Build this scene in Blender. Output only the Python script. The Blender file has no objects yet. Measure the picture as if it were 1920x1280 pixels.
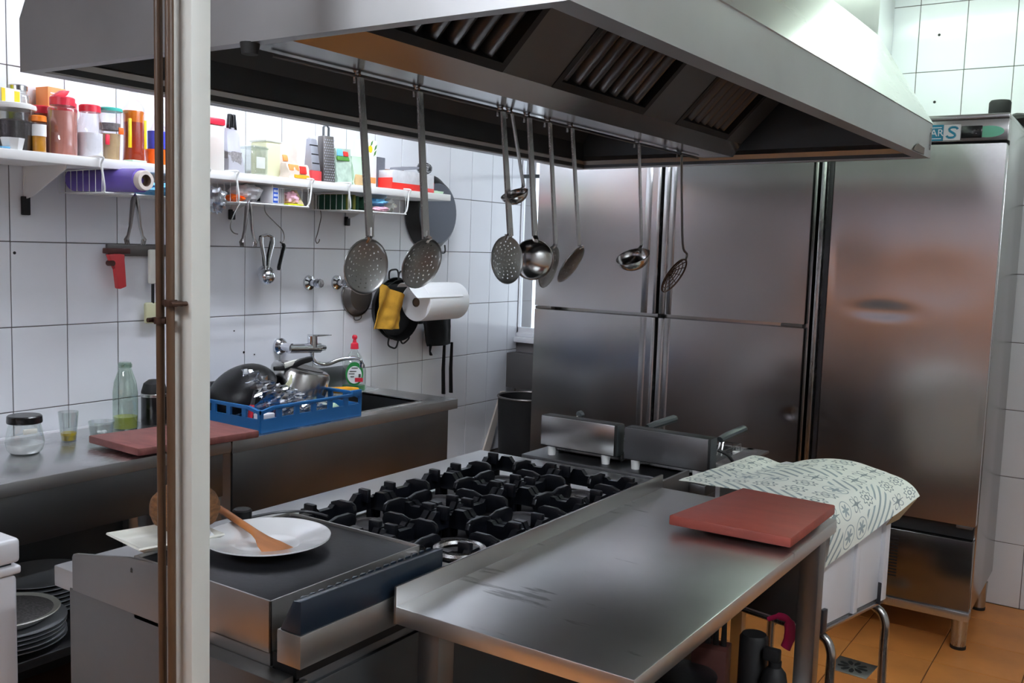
import bpy, bmesh, math, random
from mathutils import Vector, Matrix, noise
R = math.radians
pi = math.pi
scene = bpy.context.scene
COL = scene.collection
random.seed(7)

# ------------------------------------------------------------------ camera
cam_d = bpy.data.cameras.new('camera')
cam = bpy.data.objects.new('camera', cam_d)
COL.objects.link(cam)
scene.camera = cam
yaw, pitch, roll = -0.587795, -0.0984512, 0.0326012
fw = Vector((math.sin(yaw)*math.cos(pitch), math.cos(yaw)*math.cos(pitch), math.sin(pitch)))
rt = Vector((math.cos(yaw), -math.sin(yaw), 0))
up = rt.cross(fw)
rt2 = math.cos(roll)*rt + math.sin(roll)*up
up2 = -math.sin(roll)*rt + math.cos(roll)*up
cm = Matrix((rt2, up2, -fw)).transposed().to_4x4()
cm.translation = Vector((0, 0, 1.5))
cam.matrix_world = cm
cam_d.sensor_width = 36
cam_d.lens = 1788.43/1920*36
cam_d.clip_start = 0.02

# ------------------------------------------------------------------ world and exposure
w = bpy.data.worlds.new('daylight')
scene.world = w
w.use_nodes = True
w.node_tree.nodes['Background'].inputs[0].default_value = (0.93, 0.97, 1.0, 1)
w.node_tree.nodes['Background'].inputs[1].default_value = 2.2
scene.view_settings.view_transform = 'Standard'
scene.view_settings.look = 'None'
scene.view_settings.gamma = 1
scene.view_settings.use_curve_mapping = False
scene.view_settings.exposure = 0.28
TUBE = 99.0          # radiance of the fluorescent tubes

# ------------------------------------------------------------------ materials
def lin(c):
    o = []
    for v in c[:3]:
        v /= 255
        o.append(v/12.92 if v <= 0.04045 else ((v+0.055)/1.055)**2.4)
    return (*o, 1)

def new_mat(name):
    m = bpy.data.materials.new(name)
    m.use_nodes = True
    nt = m.node_tree
    return m, nt, nt.nodes['Principled BSDF']

def noise_node(nt, scale, sc=(1, 1, 1), detail=4):
    tc = nt.nodes.new('ShaderNodeTexCoord')
    mp = nt.nodes.new('ShaderNodeMapping')
    mp.inputs['Scale'].default_value = sc
    n = nt.nodes.new('ShaderNodeTexNoise')
    n.inputs['Scale'].default_value = scale
    n.inputs['Detail'].default_value = detail
    nt.links.new(tc.outputs['Object'], mp.inputs['Vector'])
    nt.links.new(mp.outputs[0], n.inputs['Vector'])
    return n

def ramp(nt, src, c0, c1, p0=0.3, p1=0.7):
    r = nt.nodes.new('ShaderNodeValToRGB')
    r.color_ramp.elements[0].position = p0
    r.color_ramp.elements[1].position = p1
    r.color_ramp.elements[0].color = c0
    r.color_ramp.elements[1].color = c1
    nt.links.new(src, r.inputs[0])
    return r

def bump(nt, b, src, strength, dist=0.002):
    n = nt.nodes.new('ShaderNodeBump')
    n.inputs['Strength'].default_value = strength
    n.inputs['Distance'].default_value = dist
    nt.links.new(src, n.inputs['Height'])
    nt.links.new(n.outputs[0], b.inputs['Normal'])

def P(name, rgb, rough=0.5, metal=0, var=0.0, vscale=6, vs=(1, 1, 1), bmp=0, bscale=60, spec=0.5, coat=0, sheen=0):
    m, nt, b = new_mat(name)
    c = lin(rgb)
    b.inputs['Base Color'].default_value = c
    b.inputs['Roughness'].default_value = rough
    b.inputs['Metallic'].default_value = metal
    b.inputs['Specular IOR Level'].default_value = spec
    b.inputs['Coat Weight'].default_value = coat
    b.inputs['Sheen Weight'].default_value = sheen
    if var:
        n = noise_node(nt, vscale, vs, 6)
        k = [max(0, v*(1-var)) for v in c[:3]]+[1]
        k2 = [min(1, v*(1+var*0.6)) for v in c[:3]]+[1]
        r = ramp(nt, n.outputs['Fac'], k, k2)
        nt.links.new(r.outputs[0], b.inputs['Base Color'])
    if bmp:
        n = noise_node(nt, bscale)
        bump(nt, b, n.outputs['Fac'], bmp)
    return m

def steel(name, v, rough, axis='z', rvar=0.08, wave=0.0, tint=(1, 1, 1), smear=0.12, line=0.025, stain=0):
    """brushed stainless: fine grain along one axis, large smears in gloss, slightly wavy sheet"""
    m, nt, b = new_mat(name)
    b.inputs['Metallic'].default_value = 1
    sc = {'x': (1.5, 90, 90), 'y': (90, 1.5, 90), 'z': (90, 90, 1.5)}[axis]
    g = noise_node(nt, 14, sc, 2)
    s = noise_node(nt, 2.3, (1, 1, 1), 5)
    mix = nt.nodes.new('ShaderNodeMath'); mix.operation = 'MULTIPLY_ADD'
    nt.links.new(s.outputs['Fac'], mix.inputs[0]); mix.inputs[1].default_value = 1.4; mix.inputs[2].default_value = -0.2
    c0 = [v*(1-smear)*t for t in tint]+[1]
    c1 = [min(1, v*(1+smear*0.6))*t for t in tint]+[1]
    r = ramp(nt, mix.outputs[0], c0, c1, 0.25, 0.75)
    col = r.outputs[0]
    if stain:
        # worn scratches and dried smudges with a shape of their own
        f1 = noise_node(nt, 5.0, (1.6, 7, 1), 6)
        f2 = noise_node(nt, 2.2, (1, 1.6, 1), 3)
        mul = nt.nodes.new('ShaderNodeMath'); mul.operation = 'MULTIPLY'
        nt.links.new(f1.outputs['Fac'], mul.inputs[0]); nt.links.new(f2.outputs['Fac'], mul.inputs[1])
        rs = ramp(nt, mul.outputs[0], (1, 1, 1, 1), (1-stain, 1-stain, 1-stain, 1), 0.355, 0.40)
        mc = nt.nodes.new('ShaderNodeMixRGB'); mc.blend_type = 'MULTIPLY'; mc.inputs[0].default_value = 1
        nt.links.new(col, mc.inputs[1]); nt.links.new(rs.outputs[0], mc.inputs[2]); col = mc.outputs[0]
    nt.links.new(col, b.inputs['Base Color'])
    mr = nt.nodes.new('ShaderNodeMapRange')
    mr.inputs['To Min'].default_value = max(0.05, rough-rvar)
    mr.inputs['To Max'].default_value = rough+rvar
    add = nt.nodes.new('ShaderNodeMath'); add.operation = 'MULTIPLY_ADD'
    nt.links.new(g.outputs['Fac'], add.inputs[0]); add.inputs[1].default_value = 0.25
    half = nt.nodes.new('ShaderNodeMath'); half.operation = 'MULTIPLY'
    nt.links.new(s.outputs['Fac'], half.inputs[0]); half.inputs[1].default_value = 0.75
    nt.links.new(half.outputs[0], add.inputs[2])
    nt.links.new(add.outputs[0], mr.inputs['Value'])
    nt.links.new(mr.outputs[0], b.inputs['Roughness'])
    b1 = nt.nodes.new('ShaderNodeBump'); b1.inputs['Strength'].default_value = line; b1.inputs['Distance'].default_value = 0.001
    nt.links.new(g.outputs['Fac'], b1.inputs['Height'])
    if wave:
        wv = noise_node(nt, 1.1, (1, 1, 1), 0)
        b2 = nt.nodes.new('ShaderNodeBump'); b2.inputs['Strength'].default_value = 1; b2.inputs['Distance'].default_value = wave
        nt.links.new(wv.outputs['Fac'], b2.inputs['Height'])
        nt.links.new(b2.outputs[0], b1.inputs['Normal'])
    nt.links.new(b1.outputs[0], b.inputs['Normal'])
    return m

def clear(name, rgb, alpha, rough=0.05, haze=False):
    """thin clear plastic or glass: tinted see-through with a Fresnel gloss"""
    m, nt, b = new_mat(name)
    nt.nodes.remove(b)
    out = nt.nodes['Material Output']
    tr = nt.nodes.new('ShaderNodeBsdfTransparent'); tr.inputs[0].default_value = lin(rgb)
    if haze:
        gl = nt.nodes.new('ShaderNodeBsdfPrincipled')
        gl.inputs['Base Color'].default_value = lin(rgb)
    else:
        gl = nt.nodes.new('ShaderNodeBsdfGlossy')
        gl.inputs['Color'].default_value = lin(rgb)
    gl.inputs['Roughness'].default_value = rough
    lw = nt.nodes.new('ShaderNodeLayerWeight'); lw.inputs['Blend'].default_value = 0.35
    mr = nt.nodes.new('ShaderNodeMapRange')
    mr.inputs['To Min'].default_value = alpha; mr.inputs['To Max'].default_value = min(1, alpha+0.4)
    nt.links.new(lw.outputs['Facing'], mr.inputs['Value'])
    mx = nt.nodes.new('ShaderNodeMixShader')
    nt.links.new(mr.outputs[0], mx.inputs[0])
    nt.links.new(tr.outputs[0], mx.inputs[1]); nt.links.new(gl.outputs[0], mx.inputs[2])
    nt.links.new(mx.outputs[0], out.inputs[0])
    return m

def glow(name, rgb, s):
    m, nt, b = new_mat(name)
    b.inputs['Base Color'].default_value = lin(rgb)
    b.inputs['Emission Color'].default_value = lin(rgb)
    b.inputs['Emission Strength'].default_value = s
    return m

M = {}
M['tile'] = P('white glazed tile', (234, 236, 241), 0.14, var=0.03, vscale=1.3, bmp=0.05, bscale=3)
M['grout'] = P('grey grout', (120, 116, 116), 0.9)
M['paint'] = P('white paint', (225, 225, 222), 0.6)
M['ochre'] = P('pale lilac paint', (196, 190, 200), 0.7, var=0.05)
M['warmband'] = P('orange reflection band', (222, 146, 88), 0.5, var=0.15, vs=(1, 1, 0.2))  # only on the added unseen band behind the camera
M['darkpanel'] = P('dark reflection panel', (40, 34, 32), 0.5, var=0.2)  # only on the added unseen lower panel behind the camera
M['terra'] = P('terracotta tile', (218, 140, 70), 0.42, var=0.16, vscale=5, bmp=0.1, bscale=20)
M['terra2'] = P('terracotta tile darker', (206, 128, 62), 0.45, var=0.18, vscale=5, bmp=0.1, bscale=20)
M['floorgrout'] = P('brown floor grout', (120, 78, 44), 0.9)
M['hood'] = steel('hood steel', 0.58, 0.27, 'y', 0.07, 0.004, (0.98, 1, 1))
M['hoodface'] = steel('hood end steel', 0.52, 0.42, 'x', 0.06, 0.002)
M['hoodin'] = steel('dark hood inside', 0.17, 0.42, 'y', 0.06, 0, (0.96, 0.97, 1))  # plain steel, darker than the outer hood sheets
M['hooddark'] = steel('darker hood inside', 0.12, 0.5, 'y', 0.06, 0, (0.9, 0.95, 1))  # same steel in a still lower tone
M['gutter'] = steel('hood gutter steel', 0.34, 0.14, 'y', 0.05, 0.001)
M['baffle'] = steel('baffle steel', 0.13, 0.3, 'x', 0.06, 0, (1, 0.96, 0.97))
M['fridge'] = steel('fridge door steel', 0.59, 0.21, 'z', 0.03, 0.010, (1, 0.985, 0.99), smear=0.06)
M['fridge2'] = steel('fridge body steel', 0.42, 0.25, 'z', 0.05, 0.004)
M['table'] = steel('table top steel', 0.70, 0.33, 'x', 0.08, 0.002, smear=0.15, stain=0.45)
M['edge'] = steel('table edge steel', 0.5, 0.3, 'y', 0.06)
M['counter'] = steel('counter top steel', 0.68, 0.27, 'y', 0.06, 0.001)
M['lowpanel'] = steel('fridge lower panel steel', 0.16, 0.2, 'x', 0.03, 0.002, (1, 0.96, 0.94))
M['legdark'] = steel('dull leg steel', 0.24, 0.34, 'z', 0.05, 0)
M['lip'] = steel('counter lip steel', 0.45, 0.46, 'y', 0.04, 0)
M['skim'] = steel('worn skimmer steel', 0.30, 0.34, 'z', 0.06, 0)
M['sidepanel'] = steel('range side steel', 0.2, 0.42, 'x', 0.06, 0.001)
M['wing'] = steel('range wing steel', 0.3, 0.4, 'x', 0.06, 0.001)
M['stone'] = P('grey stoneware', (160, 163, 167), 0.3)
M['apron'] = steel('sink front steel', 0.22, 0.36, 'y', 0.06, 0.001, (0.96, 0.97, 1))
M['range'] = steel('range steel', 0.46, 0.38, 'x', 0.08, 0.001, (1, 0.98, 0.95), smear=0.25)
M['ledge'] = steel('range ledge steel', 0.6, 0.36, 'y', 0.08, 0)
M['inox'] = steel('utensil steel', 0.5, 0.27, 'z', 0.06, 0)
M['inox2'] = steel('pot steel', 0.55, 0.2, 'z', 0.06, 0)
M['chrome'] = P('chrome', (215, 217, 222), 0.07, 1)
M['griddle'] = P('black griddle', (24, 24, 28), 0.42, 0.3, var=0.3, vscale=9, bmp=0.1, bscale=90)
M['iron'] = P('black cast iron', (20, 22, 28), 0.3, 0.35, var=0.3, vscale=40, bmp=0.1, bscale=150)
M['burner'] = P('burner cap', (62, 60, 62), 0.5, 0.6, var=0.3, vscale=20)
M['blackbar'] = P('blue black enamel', (22, 32, 44), 0.28)
M['black'] = P('matt black', (16, 16, 18), 0.6)
M['blackgloss'] = P('gloss black', (14, 14, 16), 0.25)
M['rubber'] = P('black rubber', (20, 20, 20), 0.7)
M['greyplast'] = P('dark grey handle', (58, 64, 66), 0.4)
M['pan'] = P('black pan', (18, 18, 20), 0.38, 0.2, bmp=0.1, bscale=80)
M['panbase'] = P('grey pan base', (84, 88, 98), 0.5, 0.2, bmp=0.1, bscale=60)
M['white'] = P('white enamel', (232, 232, 236), 0.3)
M['whiteplast'] = P('white plastic', (236, 236, 234), 0.4)
M['porcelain'] = P('white porcelain', (240, 241, 242), 0.12, coat=0.4)
M['cream'] = P('cream porcelain', (232, 232, 222), 0.15)
M['post'] = P('white painted post', (214, 214, 206), 0.45, var=0.05)
M['copper'] = P('brown painted pipe', (82, 58, 38), 0.42, var=0.25, vscale=12, vs=(1, 1, 0.3))
M['clampm'] = P('rusty clamp', (66, 44, 32), 0.5, 0.5)
M['redboard'] = P('red cutting board', (140, 62, 50), 0.5, var=0.16, vscale=9, vs=(1, 3, 1), bmp=0.15, bscale=70)
M['redboard2'] = P('worn red cutting board', (134, 80, 75), 0.55, var=0.32, vscale=12, vs=(1, 3, 1), bmp=0.15, bscale=80)
M['wood'] = P('stained wooden spatula', (186, 116, 58), 0.5, var=0.3, vscale=5, vs=(1, 6, 6))
M['woodlight'] = P('pale wood', (206, 170, 124), 0.55, var=0.15, vscale=6)
M['coco'] = P('brown husk', (116, 78, 46), 0.95, var=0.5, vscale=40, vs=(1, 1, 4), bmp=1, bscale=120)
M['blue'] = P('blue rack plastic', (28, 100, 160), 0.42, var=0.06)
M['red'] = P('red plastic', (214, 40, 62), 0.35)
M['redtool'] = P('red painted handle', (200, 62, 66), 0.4, var=0.15)
M['pinkplast'] = P('magenta plastic', (196, 40, 92), 0.4)
M['orange'] = P('orange plastic', (240, 128, 20), 0.4)
M['orange2'] = P('bright orange', (248, 104, 16), 0.4)
M['orangebox'] = P('orange carton', (244, 150, 82), 0.6)
M['yellow'] = P('yellow plastic', (242, 206, 24), 0.4)
M['lime'] = P('lime yellow plastic', (206, 216, 20), 0.4)
M['mustard'] = P('mustard spice', (218, 150, 14), 0.8, var=0.15, vscale=40)
M['teal'] = P('teal lid', (60, 178, 164), 0.4)
M['palegreen'] = P('pale green plastic', (196, 226, 196), 0.4)
M['green'] = P('green packet', (74, 130, 52), 0.4)
M['dgreen'] = P('dark green pad', (24, 72, 50), 0.8, bmp=0.4, bscale=150)
M['olive'] = P('olive sponge', (120, 124, 50), 0.8, bmp=0.4, bscale=150)
M['peppercorn'] = P('dark seeds', (44, 36, 34), 0.8, var=0.6, vscale=160, bmp=1, bscale=160)
M['beige'] = P('beige meal', (196, 166, 120), 0.85, var=0.1, vscale=50)
M['salmon'] = P('pink paprika powder', (196, 128, 112), 0.8, var=0.25, vscale=8)
M['salt'] = P('white salt', (244, 244, 246), 0.8)
M['graystuff'] = P('grey seeds', (128, 124, 124), 0.85, var=0.4, vscale=140)
M['amber'] = P('amber oil', (232, 124, 8), 0.12)
M['amber2'] = P('dark red oil', (168, 52, 14), 0.12)
M['oil'] = P('yellow oil', (206, 178, 12), 0.1)
M['oil2'] = P('pale yellow oil', (180, 178, 70), 0.1)
M['bluelabel'] = P('blue label', (64, 70, 190), 0.5)
M['bluebox'] = P('blue print', (28, 82, 190), 0.5)
M['skyblue'] = P('light blue fabric', (110, 180, 222), 0.8)
M['purple'] = P('purple film roll', (112, 92, 182), 0.25)
M['cardtube'] = P('card tube', (216, 206, 196), 0.8)
M['brownhole'] = P('brown card', (112, 92, 76), 0.9)
M['pinkcloth'] = P('pink plastic film', (232, 178, 196), 0.5)
M['paper'] = P('white paper', (244, 245, 248), 0.85, bmp=0.15, bscale=90)
M['cloth'] = P('yellow cleaning cloth', (188, 140, 42), 0.95, var=0.2, vscale=25, bmp=0.4, bscale=140)
M['apronf'] = P('black fabric', (10, 10, 13), 0.95, bmp=0.3, bscale=120)
M['printwhite'] = P('white print', (240, 240, 240), 0.6)
M['ledblack'] = P('black display', (14, 16, 18), 0.2)
M['tealtab'] = P('teal green sticker', (120, 202, 170), 0.4)
M['labelteal'] = P('teal blue label', (34, 140, 170), 0.4)
M['beigecard'] = P('beige lining', (196, 176, 140), 0.8)
M['greymetal'] = P('dull grey metal', (112, 108, 106), 0.4, 0.8)
M['darkgrey'] = P('dark grey plastic', (50, 50, 54), 0.35)
M['silverplast'] = P('ridged silver', (168, 170, 180), 0.35, 0.5)
M['zipbag'] = clear('zip bag plastic', (225, 225, 232), 0.35, 0.2, True)
M['clearp'] = clear('clear plastic', (246, 246, 248), 0.07, 0.08)
M['frosted'] = clear('frosted plastic', (238, 240, 234), 0.5, 0.3, True)
M['paleyellow'] = clear('pale yellow plastic', (238, 238, 204), 0.6, 0.3, True)
M['glass'] = clear('clear glass', (243, 246, 245), 0.09, 0.03)
M['greenglass'] = clear('greenish glass', (226, 236, 229), 0.12, 0.03)
M['film'] = clear('cling film', (232, 235, 240), 0.42, 0.12)
M['windowglass'] = clear('window glass', (244, 248, 252), 0.04, 0.02)
M['tube'] = glow('fluorescent tube', (238, 246, 255), TUBE)
M['tubedim'] = glow('older fluorescent tube', (238, 244, 255), TUBE*0.85)
M['tubelow'] = glow('weak fluorescent tube', (232, 252, 236), TUBE*0.24)
M['wirewhite'] = P('white coated wire', (232, 234, 232), 0.35)
M['wiresteel'] = P('steel wire', (120, 118, 116), 0.3, 0.9)
M['bagwhite'] = P('printed white bag', (214, 200, 188), 0.35, var=0.12, vscale=14, bmp=0.5, bscale=25)
M['bagred'] = P('red packet', (226, 52, 44), 0.3, var=0.1, bmp=0.4, bscale=25)
M['baggreenish'] = P('grey green packet', (176, 196, 180), 0.35, var=0.35, vscale=22, bmp=0.4, bscale=25)
M['netwhite'] = P('white net and film', (222, 222, 226), 0.45, var=0.2, vscale=18, bmp=0.8, bscale=30)
M['soapgreen'] = P('green label', (40, 132, 66), 0.4)
M['stickwood'] = P('brown sticks', (122, 84, 56), 0.7)
M['greybox'] = P('dark grey carton', (96, 98, 106), 0.5, var=0.2, vscale=30)
M['redwood'] = P('dark red box', (74, 36, 30), 0.6)

def cloth_mat():
    """printed oilcloth: rings, petals and diagonal stripes in two greys on off-white, laid on the sheet's UVs"""
    m, nt, b = new_mat('patterned oilcloth')
    L = nt.links.new
    def mth(op, a, c=None, d=None):
        n = nt.nodes.new('ShaderNodeMath'); n.operation = op
        for i, v in enumerate((a, c, d)):
            if v is None: continue
            if isinstance(v, (int, float)): n.inputs[i].default_value = v
            else: L(v, n.inputs[i])
        return n.outputs[0]
    uv = nt.nodes.new('ShaderNodeUVMap')
    sx = nt.nodes.new('ShaderNodeSeparateXYZ'); L(uv.outputs[0], sx.inputs[0])
    N = 7.0
    U = mth('MULTIPLY', sx.outputs[0], N); V = mth('MULTIPLY', sx.outputs[1], N)
    fu = mth('SUBTRACT', mth('FRACT', U), 0.5); fv = mth('SUBTRACT', mth('FRACT', V), 0.5)
    cell = mth('FRACT', mth('MULTIPLY', mth('SINE', mth('MULTIPLY_ADD', mth('FLOOR', U), 12.99, mth('MULTIPLY', mth('FLOOR', V), 78.23))), 437.5))
    r = mth('SQRT', mth('ADD', mth('MULTIPLY', fu, fu), mth('MULTIPLY', fv, fv)))
    a = mth('ARCTAN2', fv, fu)
    pet = mth('MULTIPLY', mth('COSINE', mth('MULTIPLY', a, 8.0)), 0.06)
    ring = mth('LESS_THAN', mth('ABSOLUTE', mth('SUBTRACT', mth('ADD', r, pet), 0.33)), 0.035)
    pet4 = mth('MULTIPLY', mth('COSINE', mth('MULTIPLY', a, 4.0)), 0.14)
    flower = mth('LESS_THAN', mth('ABSOLUTE', mth('SUBTRACT', mth('ADD', r, pet4), 0.27)), 0.028)
    dotc = mth('LESS_THAN', mth('ABSOLUTE', mth('SUBTRACT', r, 0.12)), 0.035)
    cross = mth('LESS_THAN', mth('MULTIPLY', mth('ABSOLUTE', fu), mth('ABSOLUTE', fv)), 0.006)
    star = mth('LESS_THAN', mth('ADD', r, mth('MULTIPLY', mth('COSINE', mth('MULTIPLY', a, 6.0)), 0.09)), 0.2)
    stripe = mth('LESS_THAN', mth('ABSOLUTE', mth('SUBTRACT', mth('FRACT', mth('MULTIPLY', mth('ADD', fu, fv), 2.0)), 0.5)), 0.17)
    s1 = mth('LESS_THAN', cell, 0.34)
    s2 = mth('MULTIPLY', mth('GREATER_THAN', cell, 0.34), mth('LESS_THAN', cell, 0.6))
    s3 = mth('MULTIPLY', mth('GREATER_THAN', cell, 0.6), mth('LESS_THAN', cell, 0.82))
    s4 = mth('GREATER_THAN', cell, 0.82)
    p1 = mth('MULTIPLY', s1, mth('MAXIMUM', ring, dotc))
    p2 = mth('MULTIPLY', s2, mth('MAXIMUM', flower, mth('MULTIPLY', cross, mth('LESS_THAN', r, 0.42))))
    p3 = mth('MULTIPLY', s3, mth('MAXIMUM', star, mth('LESS_THAN', mth('ABSOLUTE', mth('SUBTRACT', r, 0.40)), 0.02)))
    p4 = mth('MULTIPLY', s4, stripe)
    dark = mth('MAXIMUM', p1, p2); pale = mth('MAXIMUM', p3, p4)
    m1 = nt.nodes.new('ShaderNodeMixRGB'); m1.inputs[1].default_value = lin((244, 247, 236)); m1.inputs[2].default_value = lin((158, 172, 172)); L(pale, m1.inputs[0])
    m2 = nt.nodes.new('ShaderNodeMixRGB'); m2.inputs[2].default_value = lin((138, 150, 148)); L(m1.outputs[0], m2.inputs[1]); L(dark, m2.inputs[0])
    L(m2.outputs[0], b.inputs['Base Color'])
    b.inputs['Roughness'].default_value = 0.45
    return m
M['oilcloth'] = cloth_mat()

# ------------------------------------------------------------------ mesh helpers
WM = {}
class MB:
    def __init__(s): s.bm = bmesh.new()
    def _bev(s, geom, bev, seg=2):
        if bev:
            es = list({e for f in geom for e in f.edges})
            bmesh.ops.bevel(s.bm, geom=es, offset=bev, segments=seg, affect='EDGES', profile=0.5)
    def hexa(s, p, bev=0, seg=2):
        v = [s.bm.verts.new(q) for q in p]
        fs = [s.bm.faces.new([v[i] for i in f]) for f in ((0, 3, 2, 1), (4, 5, 6, 7), (0, 1, 5, 4), (1, 2, 6, 5), (2, 3, 7, 6), (3, 0, 4, 7))]
        s._bev(fs, bev, seg)
        return s
    def box(s, x0, x1, y0, y1, z0, z1, bev=0, seg=2):
        return s.hexa([(x0, y0, z0), (x1, y0, z0), (x1, y1, z0), (x0, y1, z0), (x0, y0, z1), (x1, y0, z1), (x1, y1, z1), (x0, y1, z1)], bev, seg)
    def prism(s, pts, ext, bev=0):
        """polygon pts (3D) extruded by ext"""
        e = Vector(ext)
        a = [s.bm.verts.new(p) for p in pts]
        c = [s.bm.verts.new(Vector(p)+e) for p in pts]
        n = len(pts)
        fs = [s.bm.faces.new(a[::-1]), s.bm.faces.new(c)]
        for i in range(n):
            fs.append(s.bm.faces.new((a[i], a[(i+1) % n], c[(i+1) % n], c[i])))
        s._bev(fs, bev)
        return s
    def frame_of(s, d):
        d = Vector(d).normalized()
        h = Vector((0, 0, 1)) if abs(d.z) < 0.9 else Vector((1, 0, 0))
        u = d.cross(h).normalized(); v = u.cross(d)
        return u, v
    def cyl(s, p0, p1, r0, r1=None, n=16, caps=True):
        return s.tube([p0, p1], [r0, r0 if r1 is None else r1], n, caps)
    def tube(s, pts, r, n=8, caps=True, closed=False, flat=1.0):
        pts = [Vector(p) for p in pts]
        k = len(pts)
        rs = r if isinstance(r, (list, tuple)) else [r]*k
        rings = []
        u = None
        for i, p in enumerate(pts):
            if closed: d = pts[(i+1) % k]-pts[i-1]
            else: d = pts[min(i+1, k-1)]-pts[max(i-1, 0)]
            d.normalize()
            if u is None: u, v = s.frame_of(d)
            else:
                u = (u-d*u.dot(d)).normalized(); v = u.cross(d)
            rings.append([s.bm.verts.new(p+(u*math.cos(2*pi*j/n)*flat+v*math.sin(2*pi*j/n))*rs[i]) for j in range(n)])
        for i in range(k if closed else k-1):
            a, c = rings[i], rings[(i+1) % k]
            for j in range(n):
                s.bm.faces.new((a[j], a[(j+1) % n], c[(j+1) % n], c[j]))
        if caps and not closed:
            s.bm.faces.new(rings[0][::-1]); s.bm.faces.new(rings[-1])
        return s
    def lathe(s, prof, c=(0, 0, 0), n=24, mat=None, close=False):
        """prof = [(r, z)...] about local z at c, mat optional rotation"""
        c = Vector(c)
        mt = mat or Matrix.Identity(3)
        rings = []
        for r, z in prof:
            if r < 1e-6: rings.append([s.bm.verts.new(c+mt @ Vector((0, 0, z)))])
            else: rings.append([s.bm.verts.new(c+mt @ Vector((r*math.cos(2*pi*j/n), r*math.sin(2*pi*j/n), z))) for j in range(n)])
        for a, b in zip(rings[:-1], rings[1:]):
            if len(a) == 1 and len(b) == 1: continue
            for j in range(n):
                j2 = (j+1) % n
                if len(a) == 1: s.bm.faces.new((a[0], b[j2], b[j]))
                elif len(b) == 1: s.bm.faces.new((a[j], a[j2], b[0]))
                else: s.bm.faces.new((a[j], a[j2], b[j2], b[j]))
        return s
    def ell(s, c, r, n=16, m=10, rot=None):
        c = Vector(c); rot = rot or Matrix.Identity(3)
        prof = [(math.sin(pi*i/m), -math.cos(pi*i/m)) for i in range(m+1)]
        mt = rot @ Matrix.Diagonal(Vector(r))
        prof[0] = (0, -1); prof[-1] = (0, 1)
        return s.lathe(prof, c, n, mt)
    def grid(s, f, nu, nv, uvs=False):
        vs = [[s.bm.verts.new(f(i/nu, j/nv)) for j in range(nv+1)] for i in range(nu+1)]
        lay = s.bm.loops.layers.uv.verify() if uvs else None
        for i in range(nu):
            for j in range(nv):
                fc = s.bm.faces.new((vs[i][j], vs[i+1][j], vs[i+1][j+1], vs[i][j+1]))
                if uvs:
                    for l, (a, b) in zip(fc.loops, ((i, j), (i+1, j), (i+1, j+1), (i, j+1))): l[lay].uv = (a/nu, b/nv)
        return s
    def thicken(s, t):
        bmesh.ops.recalc_face_normals(s.bm, faces=s.bm.faces)
        bmesh.ops.solidify(s.bm, geom=s.bm.faces[:], thickness=t)
        return s
    def build(s, name, mat, parent=None, local=False, sharp=35, recalc=True):
        if recalc: bmesh.ops.recalc_face_normals(s.bm, faces=s.bm.faces)
        o_loc = None
        if parent is not None:
            W = WM[parent.name]
            if not local: s.bm.transform(W.inverted())
        else:
            W = Matrix.Identity(4)
            if not local and len(s.bm.verts):
                mn = [min(v.co[i] for v in s.bm.verts) for i in range(3)]
                mx = [max(v.co[i] for v in s.bm.verts) for i in range(3)]
                o_loc = Vector(((mn[0]+mx[0])/2, (mn[1]+mx[1])/2, mn[2]))
                W = Matrix.Translation(o_loc)
                s.bm.transform(W.inverted())
        me = bpy.data.meshes.new(name)
        s.bm.to_mesh(me); s.bm.free()
        me.polygons.foreach_set('use_smooth', [True]*len(me.polygons))
        me.set_sharp_from_angle(angle=R(sharp))
        me.materials.append(M[mat] if isinstance(mat, str) else mat)
        o = bpy.data.objects.new(name, me)
        COL.objects.link(o)
        if parent is not None: o.parent = parent
        elif o_loc is not None: o.location = o_loc
        WM[o.name] = W
        return o

def tag(o, label=None, cat=None, group=None, kind=None):
    if label: o['label'] = label
    if cat: o['category'] = cat
    if group: o['group'] = group
    if kind: o['kind'] = kind
    return o

def thing(name, label, cat, loc=(0, 0, 0), rotz=0, group=None):
    o = bpy.data.objects.new(name, None)
    COL.objects.link(o)
    o.empty_display_size = 0.05
    o.location = loc; o.rotation_euler = (0, 0, rotz)
    WM[o.name] = Matrix.Translation(Vector(loc)) @ Matrix.Rotation(rotz, 4, 'Z')
    return tag(o, label, cat, group)

def struct(name, label, cat='structure', loc=(0, 0, 0)):
    o = bpy.data.objects.new(name, None)
    COL.objects.link(o)
    o.location = loc
    WM[o.name] = Matrix.Translation(Vector(loc))
    return tag(o, label, cat, None, 'structure')

def dup(root, loc, label=None, rotz=None):
    c = root.copy(); COL.objects.link(c); c.location = loc
    if rotz is not None: c.rotation_euler = (0, 0, rotz)
    if label: c['label'] = label
    for ch in list(root.children):
        k = ch.copy(); COL.objects.link(k); k.parent = c
        for g in list(ch.children):
            q = g.copy(); COL.objects.link(q); q.parent = k
    return c

def arc(c, r, a0, a1, n, ax='x'):
    o = []
    for i in range(n+1):
        a = a0+(a1-a0)*i/n
        u, v = r*math.cos(a), r*math.sin(a)
        o.append((c[0], c[1]+u, c[2]+v) if ax == 'x' else (c[0]+u, c[1], c[2]+v) if ax == 'y' else (c[0]+u, c[1]+v, c[2]))
    return o

def smooth_path(pts, n=6):
    pts = [Vector(p) for p in pts]
    out = []
    for i in range(len(pts)-1):
        p0 = pts[max(i-1, 0)]; p1 = pts[i]; p2 = pts[i+1]; p3 = pts[min(i+2, len(pts)-1)]
        for k in range(n):
            t = k/n
            out.append(0.5*((2*p1)+(p2-p0)*t+(2*p0-5*p1+4*p2-p3)*t*t+(3*p1-p0-3*p2+p3)*t**3))
    out.append(pts[-1])
    return out

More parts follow.
